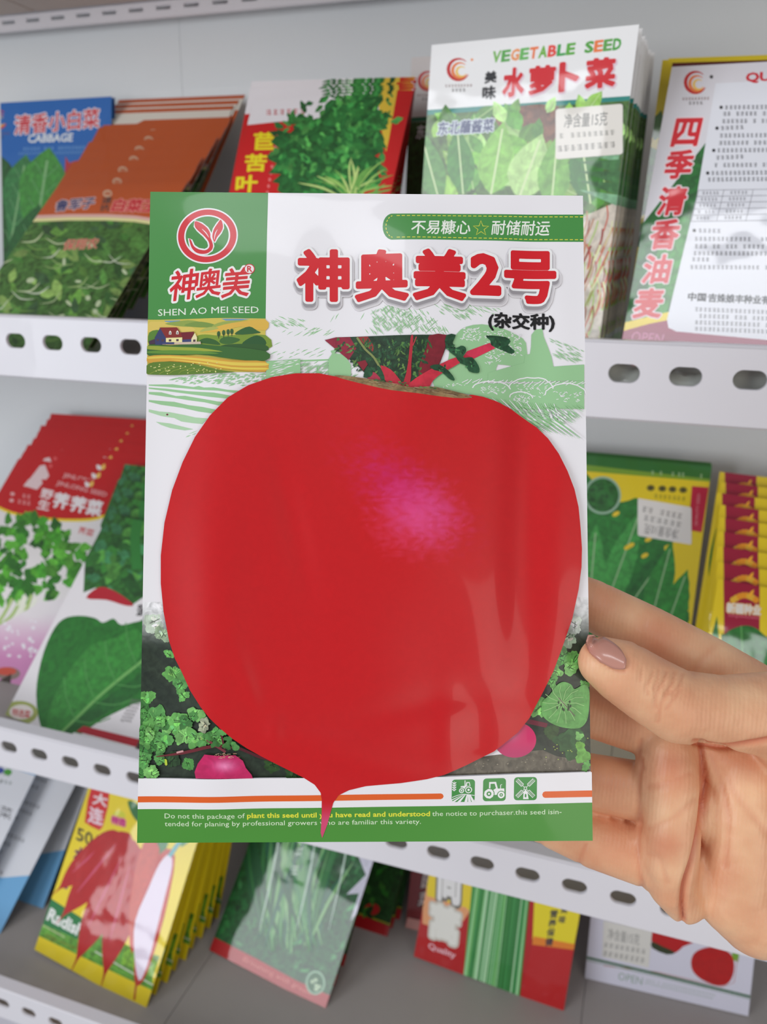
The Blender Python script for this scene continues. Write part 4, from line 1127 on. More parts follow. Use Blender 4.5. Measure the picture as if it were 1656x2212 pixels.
A.text('SHEN AO MEI SEED', (341.3, 668.5), (560.5, 667), (341.3, 682.7), (228, 236, 222), .0, grp=2)
# farm picture
def F(pts, c, sm=0, **k): A.poly(C3(pts), c, sm=sm, grp=3, **k)
A.poly([(318, 691), (575.5, 693), (575, 808), (318, 809)], (202, 186, 84), sub=CELL, grp=3)
F([(230, 1512), (420, 1512), (380, 1530), (260, 1530)], (110, 150, 180)); F([(880, 1512), (1200, 1512), (1100, 1530), (930, 1535)], (110, 150, 180))
for pts, c in (([(65, 1530), (150, 1520), (300, 1530), (520, 1580), (560, 1640), (65, 1640)], (214, 190, 96)), ([(240, 1545), (400, 1520), (560, 1520), (800, 1590), (700, 1600), (560, 1590), (420, 1580)], (140, 160, 76)),
               ([(460, 1570), (600, 1535), (760, 1560), (830, 1600), (640, 1600)], (118, 146, 70)), ([(780, 1590), (900, 1545), (1120, 1530), (1180, 1545), (900, 1620), (820, 1620)], (150, 166, 80)),
               ([(640, 1655), (760, 1620), (1000, 1560), (1366, 1520), (1366, 1640), (1100, 1600), (900, 1650)], (216, 176, 74)), ([(640, 1650), (700, 1610), (800, 1600), (850, 1620), (760, 1640)], (170, 176, 90)),
               ([(65, 1640), (190, 1620), (200, 1760), (65, 1780)], (88, 130, 50)), ([(600, 1700), (700, 1680), (900, 1700), (1366, 1690), (1366, 1860), (600, 1800)], (120, 148, 52)),
               ([(1040, 1690), (1080, 1640), (1190, 1598), (1270, 1640), (1300, 1670)], (50, 96, 50)), ([(860, 1760), (900, 1720), (1000, 1715), (1090, 1745), (1000, 1790), (900, 1790)], (60, 104, 48)),
               ([(640, 1740), (720, 1720), (820, 1750), (870, 1800), (760, 1790), (650, 1770)], (54, 96, 46)), ([(1110, 1790), (1180, 1730), (1270, 1695), (1350, 1730), (1366, 1800), (1200, 1820)], (44, 88, 46)),
               ([(880, 1810), (1100, 1790), (1366, 1800), (1366, 1870), (1000, 1870)], (50, 90, 44)),
               ([(65, 1780), (300, 1790), (560, 1780), (800, 1810), (1366, 1870), (1366, 1975), (1000, 1960), (600, 1900), (65, 1900)], (58, 104, 48)),
               ([(65, 1790), (400, 1810), (640, 1830), (900, 1880), (600, 1862), (65, 1830)], (150, 164, 60)), ([(65, 1850), (300, 1842), (640, 1862), (860, 1900), (600, 1895), (65, 1872)], (96, 140, 56)),
               ([(65, 1905), (300, 1895), (640, 1925), (1000, 1975), (1366, 1985), (1366, 2095), (1100, 2085), (860, 2060), (640, 2005), (300, 1965), (65, 1980)], (206, 158, 62)),
               ([(65, 1915), (300, 1908), (640, 1945), (1000, 1995), (1366, 2000), (1366, 2030), (1000, 2030), (640, 1970), (300, 1930), (65, 1935)], (222, 198, 84)),
               ([(300, 1945), (640, 1985), (1000, 2050), (1366, 2055), (1366, 2075), (1000, 2070), (640, 2000)], (224, 202, 84)),
               ([(65, 1990), (250, 1968), (450, 1985), (640, 2020), (860, 2080), (1000, 2110), (65, 2110)], (92, 124, 46))):
    F(pts, c, sm=3)
for k in range(7): A.stroke(C3([(70 + 110 * k, 2105), (160 + 90 * k, 2060 + k * 6), (330 + 80 * k, 2010 + 12 * k)]), 1.1, (140, 156, 64), grp=3)
for k in range(46): (a, b), = C3([(U(80, 900), U(1995, 2105))]); A.ell(a, b, 1.6, 1.1, (220, 214, 140), n=6, grp=3)
F([(130, 1700), (190, 1590), (260, 1710), (255, 1780), (135, 1780)], (56, 62, 104)); F([(255, 1705), (440, 1705), (440, 1780), (255, 1780)], (232, 222, 160)); F([(185, 1588), (380, 1592), (456, 1700), (256, 1706)], (132, 44, 40))
F([(440, 1730), (560, 1725), (560, 1775), (440, 1775)], (60, 66, 110)); F([(545, 1725), (585, 1660), (610, 1715), (605, 1775), (545, 1775)], (226, 216, 170)); F([(425, 1650), (580, 1648), (545, 1728), (450, 1730)], (112, 34, 44))
F([(65, 1740), (130, 1715), (135, 1770), (70, 1775)], (70, 50, 70)); F([(215, 1755), (650, 1760), (655, 1788), (215, 1778)], (200, 180, 160)); F([(215, 1752), (350, 1755), (350, 1778), (215, 1775)], (60, 66, 110))
for x in (303, 385): F([(x - 14, 1668), (x - 12, 1640), (x, 1625), (x + 14, 1640), (x + 14, 1670)], (226, 226, 210)); F([(x - 5, 1665), (x - 4, 1645), (x + 5, 1645), (x + 5, 1665)], (60, 60, 90))
for x, y in ((288, 1722), (372, 1722), (565, 1735), (150, 1715), (205, 1720)): F([(x, y), (x + 28, y), (x + 28, y + 24), (x, y + 24)], (80, 60, 70))
for x, y in ((852, 1680), (908, 1668), (957, 1660), (998, 1655)):
    (a, b), = C3([(x, y)]); A.ell(a, b, 3.6, 6, (52, 92, 48), n=14, grp=3); A.stroke([(a, b), (a, b + 10)], 1.2, (60, 60, 40), grp=3)

# --- slogan band (4)
pts = [(1285, 463.5), (845, 464)] + [(847 - 21 * math.sin(a), 493.7 - 29.8 * math.cos(a)) for a in [math.pi * k / 12 for k in range(13)]] + [(845, 523.5), (1285, 522.5)]
A.poly(pts, GR, grp=4, sub=CELL)
yl = (222, 214, 70)
for k in range(38):
    x = 856 + k * 11
    A.stroke([(x, 468.6), (x + 7, 468.6)], 1.7, yl, grp=4); A.stroke([(x, 518), (x + 7, 517.9)], 1.7, yl, grp=4)
for k in range(8):
    a = math.pi * (k + .5) / 8.5; b = a + .2
    A.stroke([(850 - 17 * math.sin(a), 493.5 - 25 * math.cos(a)), (850 - 17 * math.sin(b), 493.5 - 25 * math.cos(b))], 1.7, yl, grp=4)
A.text('不易糠心', (890, 479), (1017, 478), (886, 511), (230, 238, 224), .012, grp=4); A.text('耐储耐运', (1063, 478), (1189, 477), (1059, 510), (230, 238, 224), .012, grp=4)
st = []
for k in range(10):
    r_ = 17.5 if k % 2 == 0 else 7.0; a = -math.pi / 2 + math.pi * k / 5; st.append((1037.5 + r_ * math.cos(a), 496.5 + r_ * math.sin(a)))
A.stroke(st, 1.6, yl, closed=True, grp=4)
# --- title lettering (5)
TT = (('神', 170, 335, 430, 597), ('奥', 460, 340, 724, 600), ('美', 748, 340, 1010, 598), ('2', 1040, 362, 1182, 562), ('号', 1207, 338, 1467, 598))
def q4(x, y): return 570 + x / 2.332, 400 + y / 2.332
for pas in range(6):
    for ch, x0, y0, x1, y1 in TT:
        (a, b), (c, d) = q4(x0, y0), q4(x1, y1)
        m_ = 3.6 if ch != '2' else 3.0      # the bold offset grows the glyph, so inset its box
        a, b, c, d = a + m_, b + m_, c - m_, d - m_
        of = [.125, .108, .095, .082, .082, .040][pas] * (1.0 if ch != '2' else 1.3)
        sh = [(1, 9), (1, 9), (0, 8), (0, 7), (0, 0), (0, 0)][pas]
        cc = [(220, 217, 220), (202, 199, 202), (180, 176, 180), (150, 146, 150), (238, 236, 240), (206, 22, 34)][pas]
        A.text(ch, (a + sh[0], b + sh[1]), (c + sh[0], b + sh[1]), (a + sh[0], d + sh[1]), cc, of, grp=5)
A.text('(杂交种)', (1053, 679), (1196, 678), (1053, 717), (24, 22, 24), .035, grp=5)

# --- garden photo, turnip (6)
def gcol(x, y):
    t = min(1, max(0, (y - (1300 if x < 760 else 1292)) / 95)); n_ = .5 + .5 * math.sin(x * .9 + y * .13) * math.sin(y * .7 - x * .21)
    t = t ** 1.5
    b = (34 + 14 * n_, 44 + 16 * n_, 36 + 10 * n_)
    return (232 * (1 - t) + b[0] * t, 232 * (1 - t) + b[1] * t, 234 * (1 - t) + b[2] * t)
A.poly([(300, 1300), (480, 1300), (480, 1500), (760, 1640), (760, 1673.5), (290, 1680)], gcol, sub=CELL, grp=6, tex=.35)
A.poly([(1130, 1640), (1130, 1500), (1200, 1290), (1280, 1290), (1285, 1664.5), (950, 1669)], gcol, sub=CELL, grp=6, tex=.35)
A.poly([(930, 1670), (1010, 1635), (1060, 1628), (1170, 1618), (1200, 1632), (1245, 1640), (1290, 1660), (1290, 1666)], (92, 86, 74), tex=.5, grp=6)
for k in range(60): A.ell(U(1000, 1270), U(1632, 1664), U(.8, 2), U(.6, 1.4), random.choice([(130, 124, 110), (70, 66, 58), (150, 140, 120)]), n=6, grp=6)
def frill(cx, cy, r, c, n=26, jag=.22, v=True, sx=1.0):
    r *= 1.25; ph = U(0, 6.28); ph2 = U(0, 6.28); pts = []; f1, f2, f3 = random.choice([1, 2, 3]), random.choice([3, 4, 7]), random.choice([9, 12, 15])
    for i in range(44):
        a = 2 * math.pi * i / 44; k = 1 + .24 * math.sin(f1 * a + ph) + .12 * math.sin(f2 * a + ph2) + .07 * math.sin(f3 * a + ph) + U(-.04, .04)
        pts.append((cx + r * sx * k * math.cos(a), cy + r * k * math.sin(a)))
    A.poly(pts, c, tex=.4, grp=6)
    if v:
        for k in range(3):
            f_ = U(.25, .4); A.ell(cx + U(-.4, .4) * r, cy + U(-.4, .4) * r, r * f_, r * f_ * .5, tuple(min(255, x * U(1.15, 1.4)) for x in c), n=9, rot=U(0, 3), jag=.25, grp=6, tex=.2)
        for k in range(5):
            a = U(0, 6.28); A.stroke([(cx, cy), (cx + r * .8 * sx * math.cos(a), cy + r * .8 * math.sin(a))], 1.1, tuple(min(255, x * 1.35) for x in c), grp=6)
        for k in range(3):
            A.stroke([(cx + U(-.5, .5) * r, cy + U(-.5, .5) * r), (cx + U(-.6, .6) * r, cy + U(-.6, .6) * r)], 1.6, tuple(x * .6 for x in c), grp=6)
P6 = [(74, 134, 66), (96, 160, 80), (58, 112, 54), (116, 176, 96), (84, 146, 76)]
LEFT = [(335, 1345, 15, (186, 200, 182)), (352, 1370, 12, (150, 172, 140)), (366, 1412, 7, P6[1]), (378, 1456, 15, P6[1]), (392, 1480, 12, P6[4]), (398, 1500, 9, P6[1]), (314, 1508, 13, P6[1]), (312, 1538, 18, P6[2]), (335, 1556, 20, P6[4]), (318, 1580, 18, P6[1]), (360, 1562, 14, P6[3]), (350, 1600, 17, P6[4]), (312, 1620, 16, P6[2]), (308, 1640, 14, P6[4]),
        (385, 1565, 18, P6[1]), (402, 1585, 15, P6[3]), (425, 1590, 14, P6[1]), (428, 1540, 12, P6[3]), (445, 1562, 10, (150, 156, 130)), (438, 1595, 9, P6[3]), (452, 1590, 9, P6[1]), (468, 1578, 8, P6[4]), (478, 1592, 7, P6[1]), (332, 1668, 12, P6[3]), (300, 1672, 10, P6[2]), (372, 1640, 12, (40, 66, 38)), (590, 1645, 12, (44, 74, 34)), (640, 1668, 20, (42, 72, 36))]
for x, y, r_, c in LEFT: frill(x, y, r_ * 1.1, c)
for k in range(16): frill(U(302, 420), U(1515, 1660), U(6, 11), random.choice(P6))
A.stroke([(340, 1632), (400, 1622), (470, 1605), (520, 1612)], 7, (104, 34, 42), sm=3, grp=6, taper=True); A.stroke([(385, 1622), (400, 1618)], 4, (200, 150, 150), grp=6)
A.stroke([(520, 1610), (560, 1628), (600, 1640)], 6, (84, 26, 36), grp=6); A.stroke([(480, 1565), (490, 1612)], 4, (90, 30, 40), grp=6); A.stroke([(452, 1592), (492, 1618)], 5, (120, 50, 60), grp=6)
A.ell(361, 1643, 3.5, 7, (180, 200, 60), n=8, grp=6, jag=.3); A.ell(332, 1535, 2, 4, P6[3], n=6, grp=6)
def radish(x, y, w_, h_, cut):
    pts = [(x - w_ * .5, cut), (x - w_ * .52, y + h_ * .2), (x - w_ * .46, y - h_ * .1), (x - w_ * .34, y - h_ * .42), (x - w_ * .1, y - h_ * .38), (x + w_ * .2, y - h_ * .4), (x + w_ * .33, y - h_ * .2), (x + w_ * .38, y + h_ * .05), (x + w_ * .48, y + h_ * .3), (x + w_ * .5, cut)]
    def rc(px_, py_):
        d = math.hypot((px_ - (x + 2)) / 22, (py_ - (y - 2)) / 12); t = math.exp(-d * d)
        return (188 + 44 * t, 34 + 96 * t, 92 + 84 * t)
    A.poly(pts, rc, sub=.0008, grp=6, tex=.15)
radish(488, 1650, 122, 62, 1676)
for k in range(26):
    a = U(-2.9, -.2); x, y = 490 + U(-22, 26), 1624 + U(-4, 8); A.stroke([(x, y), (x + 9 * math.cos(a), y + 6 * math.sin(a) + 4)], .9, random.choice([(190, 140, 110), (150, 90, 80), (210, 180, 150)]), grp=6)
for x, y in ((455, 1585), (470, 1600), (440, 1600), (500, 1590), (512, 1606), (484, 1576), (495, 1604)): frill(x, y, 7, random.choice(P6), n=12, jag=.3, v=False)
RIGHT_ = [(1225, 1375, 18, (150, 172, 146)), (1240, 1350, 14, (192, 202, 190)), (1215, 1420, 16, P6[4]), (1240, 1425, 15, P6[1]), (1200, 1450, 10, P6[3]), (1230, 1440, 12, P6[3]), (1190, 1472, 10, P6[1]), (1262, 1480, 8, P6[1]), (1165, 1530, 16, P6[3])]
for x, y, r_, c in RIGHT_: frill(x, y, r_, c)
A.ell(1110, 1596, 46, 38, lambda x, y: (206 - 20 * G(y, 1630, 20), 40 + 90 * G(x, 1100, 16) * G(y, 1582, 14), 100 + 60 * G(x, 1100, 16) * G(y, 1582, 14)), n=30, grp=6, sub=.0008)
A.stroke([(1135, 1556), (1180, 1566)], 10, (104, 28, 46), grp=6)
for x, y, r_, c in ((1190, 1580, 13, (52, 78, 40)), (1230, 1605, 24, (46, 84, 44)), (1236, 1592, 20, (50, 92, 50)), (1250, 1590, 7, P6[3]), (1254, 1612, 8, (110, 170, 70)), (1258, 1632, 13, (104, 164, 74)), (1265, 1655, 8, P6[1])): frill(x, y, r_, c, v=False)
big = [(1170, 1515), (1185, 1500), (1200, 1480), (1215, 1472), (1232, 1478), (1240, 1488), (1262, 1478), (1272, 1495), (1270, 1540), (1264, 1560), (1250, 1572), (1225, 1572), (1200, 1566), (1180, 1555), (1168, 1540)]
A.poly(smooth_pts(big, 4), (96, 158, 82), tex=.3, grp=6)
for k in range(14):
    a = 2 * math.pi * k / 14; A.stroke([(1213, 1518), (1213 + 30 * math.cos(a), 1518 + 27 * math.sin(a)), (1215 + 46 * math.cos(a + .1), 1520 + 42 * math.sin(a + .1))], 1.4, (150, 196, 126), grp=6)
A.stroke([(1204, 1506), (1240, 1546)], 1.6, (110, 90, 90), grp=6)
for k in range(10): A.ell(1213 + U(-12, 20), 1528 + U(-14, 14), 1.6, 3.5, (40, 60, 36), n=7, grp=6)
for k in range(12): A.ell(U(1170, 1270), U(1585, 1640), 1.6, 1.1, (170, 190, 80), n=6, grp=6)
# stalks and leaves above the turnip, cut off straight at the top
def C7(l): return [(680 + x / 3.68, 700 + y / 3.68) for x, y in l]
def T7(pts, c, sm=0, **k): A.poly(C7(pts), c, sm=sm, grp=6, **k)
T7([(80, 142), (170, 120), (1110, 110), (1085, 160), (1030, 215), (990, 320), (890, 540), (650, 520), (420, 440), (390, 400), (330, 340)], (34, 58, 38), tex=.55)
T7([(80, 142), (170, 120), (280, 120), (330, 210), (270, 300)], (140, 38, 58), tex=.25); T7([(330, 120), (420, 120), (470, 200), (460, 240), (390, 180)], (138, 48, 44), tex=.2)
T7([(900, 118), (1038, 112), (1025, 210), (985, 325), (900, 440), (820, 440), (830, 330), (880, 210)], (122, 30, 42), tex=.15, sm=2)
for k in range(230):
    x, y = U(180, 930), U(125, 470)
    if y > 120 + (x - 80) * .95 or x + y * .3 > 960: continue
    (a, b), = C7([(x, y)]); A.leaf(a, b, U(8, 20), U(3, 6), U(20, 160), random.choice([(50, 92, 48), (74, 116, 56), (36, 74, 44), (96, 130, 66), (44, 86, 54), (38, 70, 46)]), jag=.7, n=8, grp=6, tex=.5)
A.stroke(C7([(335, 125), (400, 220), (470, 290), (540, 420), (550, 470)]), 4.5, (126, 136, 80), grp=6, sm=3)
T7([(335, 320), (400, 305), (420, 340), (385, 390)], (130, 30, 44)); T7([(415, 445), (460, 400), (500, 430), (540, 480), (470, 480)], (170, 50, 72), sm=2)
T7([(520, 350), (600, 385), (650, 440), (690, 500), (660, 520), (570, 490), (545, 430)], (186, 42, 58), sm=2, tex=.15); T7([(640, 500), (700, 480), (735, 330), (755, 130), (775, 125), (770, 220), (760, 340), (745, 520)], (176, 40, 54), sm=2)
A.stroke(C7([(772, 200), (800, 130)]), 2.2, (180, 60, 66), grp=6)
T7([(735, 520), (800, 450), (990, 340), (1120, 285), (1140, 330), (1020, 400), (930, 470), (880, 540)], (192, 44, 62), sm=2, tex=.18); T7([(1175, 270), (1200, 235), (1380, 165), (1425, 205), (1240, 300)], (204, 50, 78), tex=.12)
T7([(1150, 290), (1190, 260), (1240, 285), (1170, 330)], (180, 40, 60))
for pts in ([(1350, 108), (1510, 112), (1550, 145), (1530, 175), (1585, 215), (1560, 242), (1500, 225), (1430, 200), (1390, 180), (1385, 145)], [(1035, 115), (1110, 110), (1085, 170), (1110, 215), (1150, 195), (1185, 205), (1190, 240), (1150, 290), (1110, 280), (1030, 210)],
            [(1110, 285), (1150, 270), (1180, 290), (1240, 285), (1290, 350), (1297, 395), (1275, 408), (1215, 395), (1190, 350), (1150, 335)], [(905, 360), (980, 345), (1060, 400), (1100, 455), (1090, 470), (1050, 450), (1000, 405), (940, 390)], [(490, 350), (520, 370), (550, 440), (548, 480), (520, 460), (500, 400)], [(420, 350), (460, 400), (440, 440), (385, 440), (400, 390)]):
    T7(pts, (34, 76, 48), sm=2, tex=.6)
for k in range(30):
    x, y = random.choice([(1450, 170), (1090, 200), (1230, 340), (1000, 380), (1140, 240)]); (a, b), = C7([(x + U(-40, 40), y + U(-25, 25))]); A.leaf(a, b, 7, 3, U(0, 360), random.choice([(70, 130, 80), (24, 50, 34), (50, 100, 60)]), n=4, grp=6)
turn = [(725, 818), (690, 811), (640, 811.5), (590, 820), (540, 838), (497, 864), (458, 902), (425, 947), (398, 1000), (375, 1060), (358, 1130), (350, 1200), (350, 1260), (356, 1320), (368, 1382), (381, 1420), (396, 1448), (415, 1488), (438.5, 1523), (458, 1546), (480.6, 1567), (508, 1590), (537.5, 1610.6), (568, 1628), (599, 1644), (656, 1672.5), (681, 1688.6), (693.5, 1706), (696, 1721), (695.5, 1750), (694.7, 1770), (693, 1795), (696, 1807), (700, 1797), (707.6, 1776), (715, 1748), (720.5, 1728), (731.6, 1712), (753.7, 1700.7), (790, 1691.5), (864, 1684), (919.4, 1675), (956, 1665.7), (1004, 1645.5), (1063, 1618), (1114.6, 1579), (1140.4, 1548), (1166, 1500), (1192, 1448), (1211, 1397.6), (1233, 1335), (1246.7, 1273), (1253, 1225), (1254, 1184.6), (1251, 1140), (1246.7, 1096), (1238, 1058), (1223, 1019), (1204, 981), (1181.6, 948), (1157, 923), (1128, 903.5), (1100, 885), (1069, 871), (1040, 862), (1016, 858), (995, 862), (924.6, 855), (843, 843), (788.7, 829), (745, 820)]
rr = random.Random(3)
NG = [[rr.random() for _ in range(64)] for _ in range(200)]
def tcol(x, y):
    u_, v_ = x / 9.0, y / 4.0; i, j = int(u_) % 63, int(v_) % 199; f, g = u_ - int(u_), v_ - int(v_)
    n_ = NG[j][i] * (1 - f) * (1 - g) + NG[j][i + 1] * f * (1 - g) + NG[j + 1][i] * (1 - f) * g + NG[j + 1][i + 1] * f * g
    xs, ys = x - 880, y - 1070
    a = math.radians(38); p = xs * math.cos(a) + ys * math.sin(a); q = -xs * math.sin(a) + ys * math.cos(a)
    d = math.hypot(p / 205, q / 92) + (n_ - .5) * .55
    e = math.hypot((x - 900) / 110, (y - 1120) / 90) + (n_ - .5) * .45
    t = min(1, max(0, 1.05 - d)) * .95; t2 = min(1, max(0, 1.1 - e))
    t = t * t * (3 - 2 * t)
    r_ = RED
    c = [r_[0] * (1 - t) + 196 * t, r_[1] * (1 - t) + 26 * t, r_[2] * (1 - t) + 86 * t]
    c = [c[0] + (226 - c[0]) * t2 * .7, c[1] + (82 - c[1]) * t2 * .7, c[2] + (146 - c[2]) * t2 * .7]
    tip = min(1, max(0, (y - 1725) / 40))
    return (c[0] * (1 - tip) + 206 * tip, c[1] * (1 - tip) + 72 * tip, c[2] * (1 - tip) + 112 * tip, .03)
# --- foot of the packet (7): white band, bars, icons, green footer, small print
A.poly([(290, 1679.5), (1285, 1665.5), (1285, 1735), (290, 1750)], WHITE, sub=CELL, grp=7)
OR = (222, 96, 34)
def bar(x0, x1, y0, y1, hgt, rl, rrt):
    P = [(x0 + (0 if not rl else 6), y0), (x1 - (6 if rrt else 0), y1)]
    if rrt: P += [(x1 - 2, y1 + 2), (x1, y1 + hgt / 2), (x1 - 2, y1 + hgt - 2)]
    P += [(x1 - (6 if rrt else 0), y1 + hgt), (x0 + (6 if rl else 0), y0 + hgt)]
    if rl: P += [(x0 + 2, y0 + hgt - 2), (x0, y0 + hgt / 2), (x0 + 2, y0 + 2)]
    A.poly(P, OR, grp=7, sub=CELL)
bar(290, 956, 1718, 1707.5, 13, False, True); bar(1168, 1285, 1706, 1705, 14, True, False)
A.poly([(290, 1745.5), (1285, 1731), (1290, 1825), (285, 1835)], FG, sub=CELL, grp=7)
IW = (236, 240, 234)
for k, x in enumerate((973, 1040, 1107)):
    y = 1676.5 - k * 1.0
    A.rect(x, y, x + 49.5, y + 50.5, (62, 142, 66), r=7, grp=7)
def I(ox, oy): return lambda l: [(ox + a, oy + b) for a, b in l]
i1, i2, i3 = I(973, 1676.5), I(1040, 1675.5), I(1107, 1674.5)
A.stroke(i1([(5, 4), (5, 26)]), 1.2, IW, grp=7)
for k in range(4):
    for sd in (-1, 1): A.stroke(i1([(5, 10 + 5 * k), (5 + 4 * sd, 6 + 5 * k)]), 2.2, IW, grp=7)
A.poly(i1([(19, 24), (19, 15), (29, 14), (31, 6), (38, 6), (41, 20), (41, 25)]), IW, grp=7); A.poly(i1([(32, 14), (33, 8), (36.5, 8), (38, 14)]), (62, 142, 66), grp=7); A.stroke(i1([(28, 2), (28, 14)]), 1.8, IW, grp=7)
for x, y, r_ in ((21, 25, 5.5), (36, 23.5, 7.5)): (a, b), = i1([(x, y)]); A.ell(a, b, r_ + 1.4, r_ + 1.4, (62, 142, 66), n=24, grp=7); A.ring(a, b, r_, r_, 2, IW, 24, grp=7); A.ell(a, b, r_ * .35, r_ * .35, IW, n=12, grp=7)
for k in range(6):
    x0 = 12 + k * 6.5; A.poly(i1([(24 + k * 2.2, 34), (26 + k * 2.4, 33.5), (-6 + k * 12.5 if k < 3 else 8 + k * 8.5, 50.4), (-13 + k * 12.5 if k < 3 else 2 + k * 8.5, 50.4)]) if k < 3 else i1([(25 + k * 2.4, 33.5), (27 + k * 2.6, 33.5), (10 + k * 8, 50.4), (3.5 + k * 8, 50.4)]), IW, grp=7)
A.stroke(i1([(1, 40), (14, 35), (28, 33), (49, 36)]), 1.5, IW, grp=7, sm=3)
A.poly(i2([(13, 34), (13, 8), (28, 8), (32, 23), (46, 23), (47, 36), (20, 37)]), IW, grp=7); A.poly(i2([(16, 22), (16, 12), (25, 12), (28, 22), (22, 26)]), (62, 142, 66), grp=7); A.stroke(i2([(38, 24), (38, 15), (41, 14)]), 1.6, IW, grp=7)
for x, y, r_ in ((13, 34, 10.5), (39.5, 37, 7.5)): (a, b), = i2([(x, y)]); A.ell(a, b, r_ + 1.6, r_ + 1.6, (62, 142, 66), n=28, grp=7); A.ell(a, b, r_, r_, IW, n=28, grp=7, jag=.05); A.ell(a, b, r_ * .5, r_ * .5, (62, 142, 66), n=20, grp=7); A.ell(a, b, r_ * .22, r_ * .22, IW, n=12, grp=7)
A.poly(i3([(20, 48), (21, 32), (25, 27), (29, 32), (32, 48)]), IW, grp=7); A.poly(i3([(23.5, 44), (23.5, 38), (25, 36), (27, 38), (27, 44)]), (62, 142, 66), grp=7)
for a in (45, 135, 225, 315):
    a = math.radians(a); d = (math.cos(a), math.sin(a)); q = (-d[1], d[0]); c0 = (24.7, 24.2)
    def pt(t, w_): return (c0[0] + d[0] * t + q[0] * w_, c0[1] + d[1] * t + q[1] * w_)
    A.stroke(i3([pt(3, 0), pt(8, 0), pt(9, 3.4), pt(26, 3.4), pt(26, -3.4), pt(9, -3.4), pt(8, 0)]), 1.2, IW, grp=7)
    for k in range(6): A.stroke(i3([pt(10 + 2.8 * k, 3.4), pt(10 + 2.8 * k, -3.4)]), .9, IW, grp=7)
A.ring(1107 + 24.7, 1674.5 + 24.2, 3.6, 3.6, 1.3, IW, 16, grp=7)
def line(t, x0, x1, yb, sl, cap, c, off, desc=True):
    a0, a1, b0, b1 = gbox(t)
    s_ = cap / .73
    y0 = yb + sl * (x0 - 358); y1 = yb + sl * (x1 - 358)
    A.text(t, (x0, y0 - b1 * s_), (x1, y1 - b1 * s_), (x0, y0 - b0 * s_), c, off, grp=7)
TW = (214, 230, 200); TY = (226, 222, 62)
line('Do not this package of', 358, 531, 1764.5, -.0108, 11.2, TW, .0); line('plant this seed until you have read and understood', 536, 927, 1764.5, -.0108, 11.2, TY, .022); line('the notice to purchaser.this seed isin-', 932, 1210, 1764.5, -.0108, 11.2, TW, .0)
line('tended for planing by professional growers who are familiar this variety.', 358, 908, 1781.5, -.0108, 11, TW, .0)
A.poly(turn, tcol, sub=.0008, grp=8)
cr = C7([(160, 432), (200, 425), (380, 450), (560, 485), (760, 530), (900, 520), (1000, 535), (1130, 565), (1238, 598), (1150, 610), (1000, 600), (800, 575), (600, 550), (430, 510), (280, 470)])
A.poly(cr, (128, 104, 70), sm=2, tex=.6, grp=8)
for k in range(70):
    t = rnd(); x = 200 + 980 * t; y = 440 + 155 * t + U(-10, 22) * math.sin(math.pi * t)
    (a, b), (c, d) = C7([(x, y), (x + U(30, 80), y + U(4, 14))]); A.stroke([(a, b), (c, d)], U(1, 2.6), random.choice([(196, 180, 150), (96, 40, 34), (150, 140, 80), (70, 40, 34), (180, 160, 120)]), taper=True, grp=8)
for k in range(20):
    (a, b), = C7([(U(450, 1000), 0)]); t = (a - 680) * 3.68; (a, b), = C7([(t, 462 + (t - 450) * .155 + U(-6, 6))]); A.leaf(a, b, 8, 3, U(-10, 30), random.choice([(90, 120, 60), (60, 90, 50)]), n=4, grp=8)

held = link('seed_packet', None)
tag(held, 'large turnip seed packet held up in front of the shelves by the hand', 'seed packet')
hm = Matrix(((HU[0], -HN[0], HV[0], HO[0]), (HU[1], -HN[1], HV[1], HO[1]), (HU[2], -HN[2], HV[2], HO[2]), (0, 0, 0, 1)))
held.matrix_world = hm
# pouch body: the same relief in front, pillowed back, crimped rim
V = []; Fc = []
NX, NZ = 60, 84
for side in (0, 1):
    for j in range(NZ + 1):
        for i in range(NX + 1):
            a, b = (i / NX - .5) * HW, j / NZ * HH
            if side == 0: y = -relief(a, b) + 1.5e-4
            else:
                e = (1 - abs(2 * i / NX - 1) ** 6) * (1 - abs(2 * j / NZ - 1) ** 8); y = .0005 + .0012 * e
            V.append((a, y, b))
n_ = (NX + 1) * (NZ + 1)
for j in range(NZ):
    for i in range(NX):
        a = j * (NX + 1) + i
        Fc.append((a, a + 1, a + NX + 2, a + NX + 1)); Fc.append((n_ + a, n_ + a + NX + 1, n_ + a + NX + 2, n_ + a + 1))
rim = list(range(NX + 1)) + [j * (NX + 1) + NX for j in range(1, NZ + 1)] + [NZ * (NX + 1) + i for i in range(NX - 1, -1, -1)] + [j * (NX + 1) for j in range(NZ - 1, 0, -1)]
for i in range(len(rim)): a, b = rim[i], rim[(i + 1) % len(rim)]; Fc.append((a, n_ + a, n_ + b, b))
me = bpy.data.meshes.new('pouch'); me.from_pydata(V, [], Fc); me.polygons.foreach_set('use_smooth', [True] * len(Fc))
link('pouch', me, M_FOIL, held)
for g, nm, lb in ((0, 'white_ground', None), (1, 'engraved_landscape', 'pale green engraved landscape'), (2, 'logo_panel', 'green corner panel with red ring emblem'), (3, 'farm_picture', 'small coloured farm picture'),
                  (4, 'slogan_band', 'green slogan band with dashed yellow border'), (5, 'title_lettering', 'bold red title lettering'), (6, 'garden_picture', 'dark garden picture with leaves and stalks'), (7, 'footer', 'green footer with orange bars and three icons'), (8, 'turnip_picture', 'large red turnip picture')):
    me = A.mesh(nm, grp=g); me.materials.append(M_HELD)
    o = link(nm, me, None, held)
    if lb: o['label'] = lb

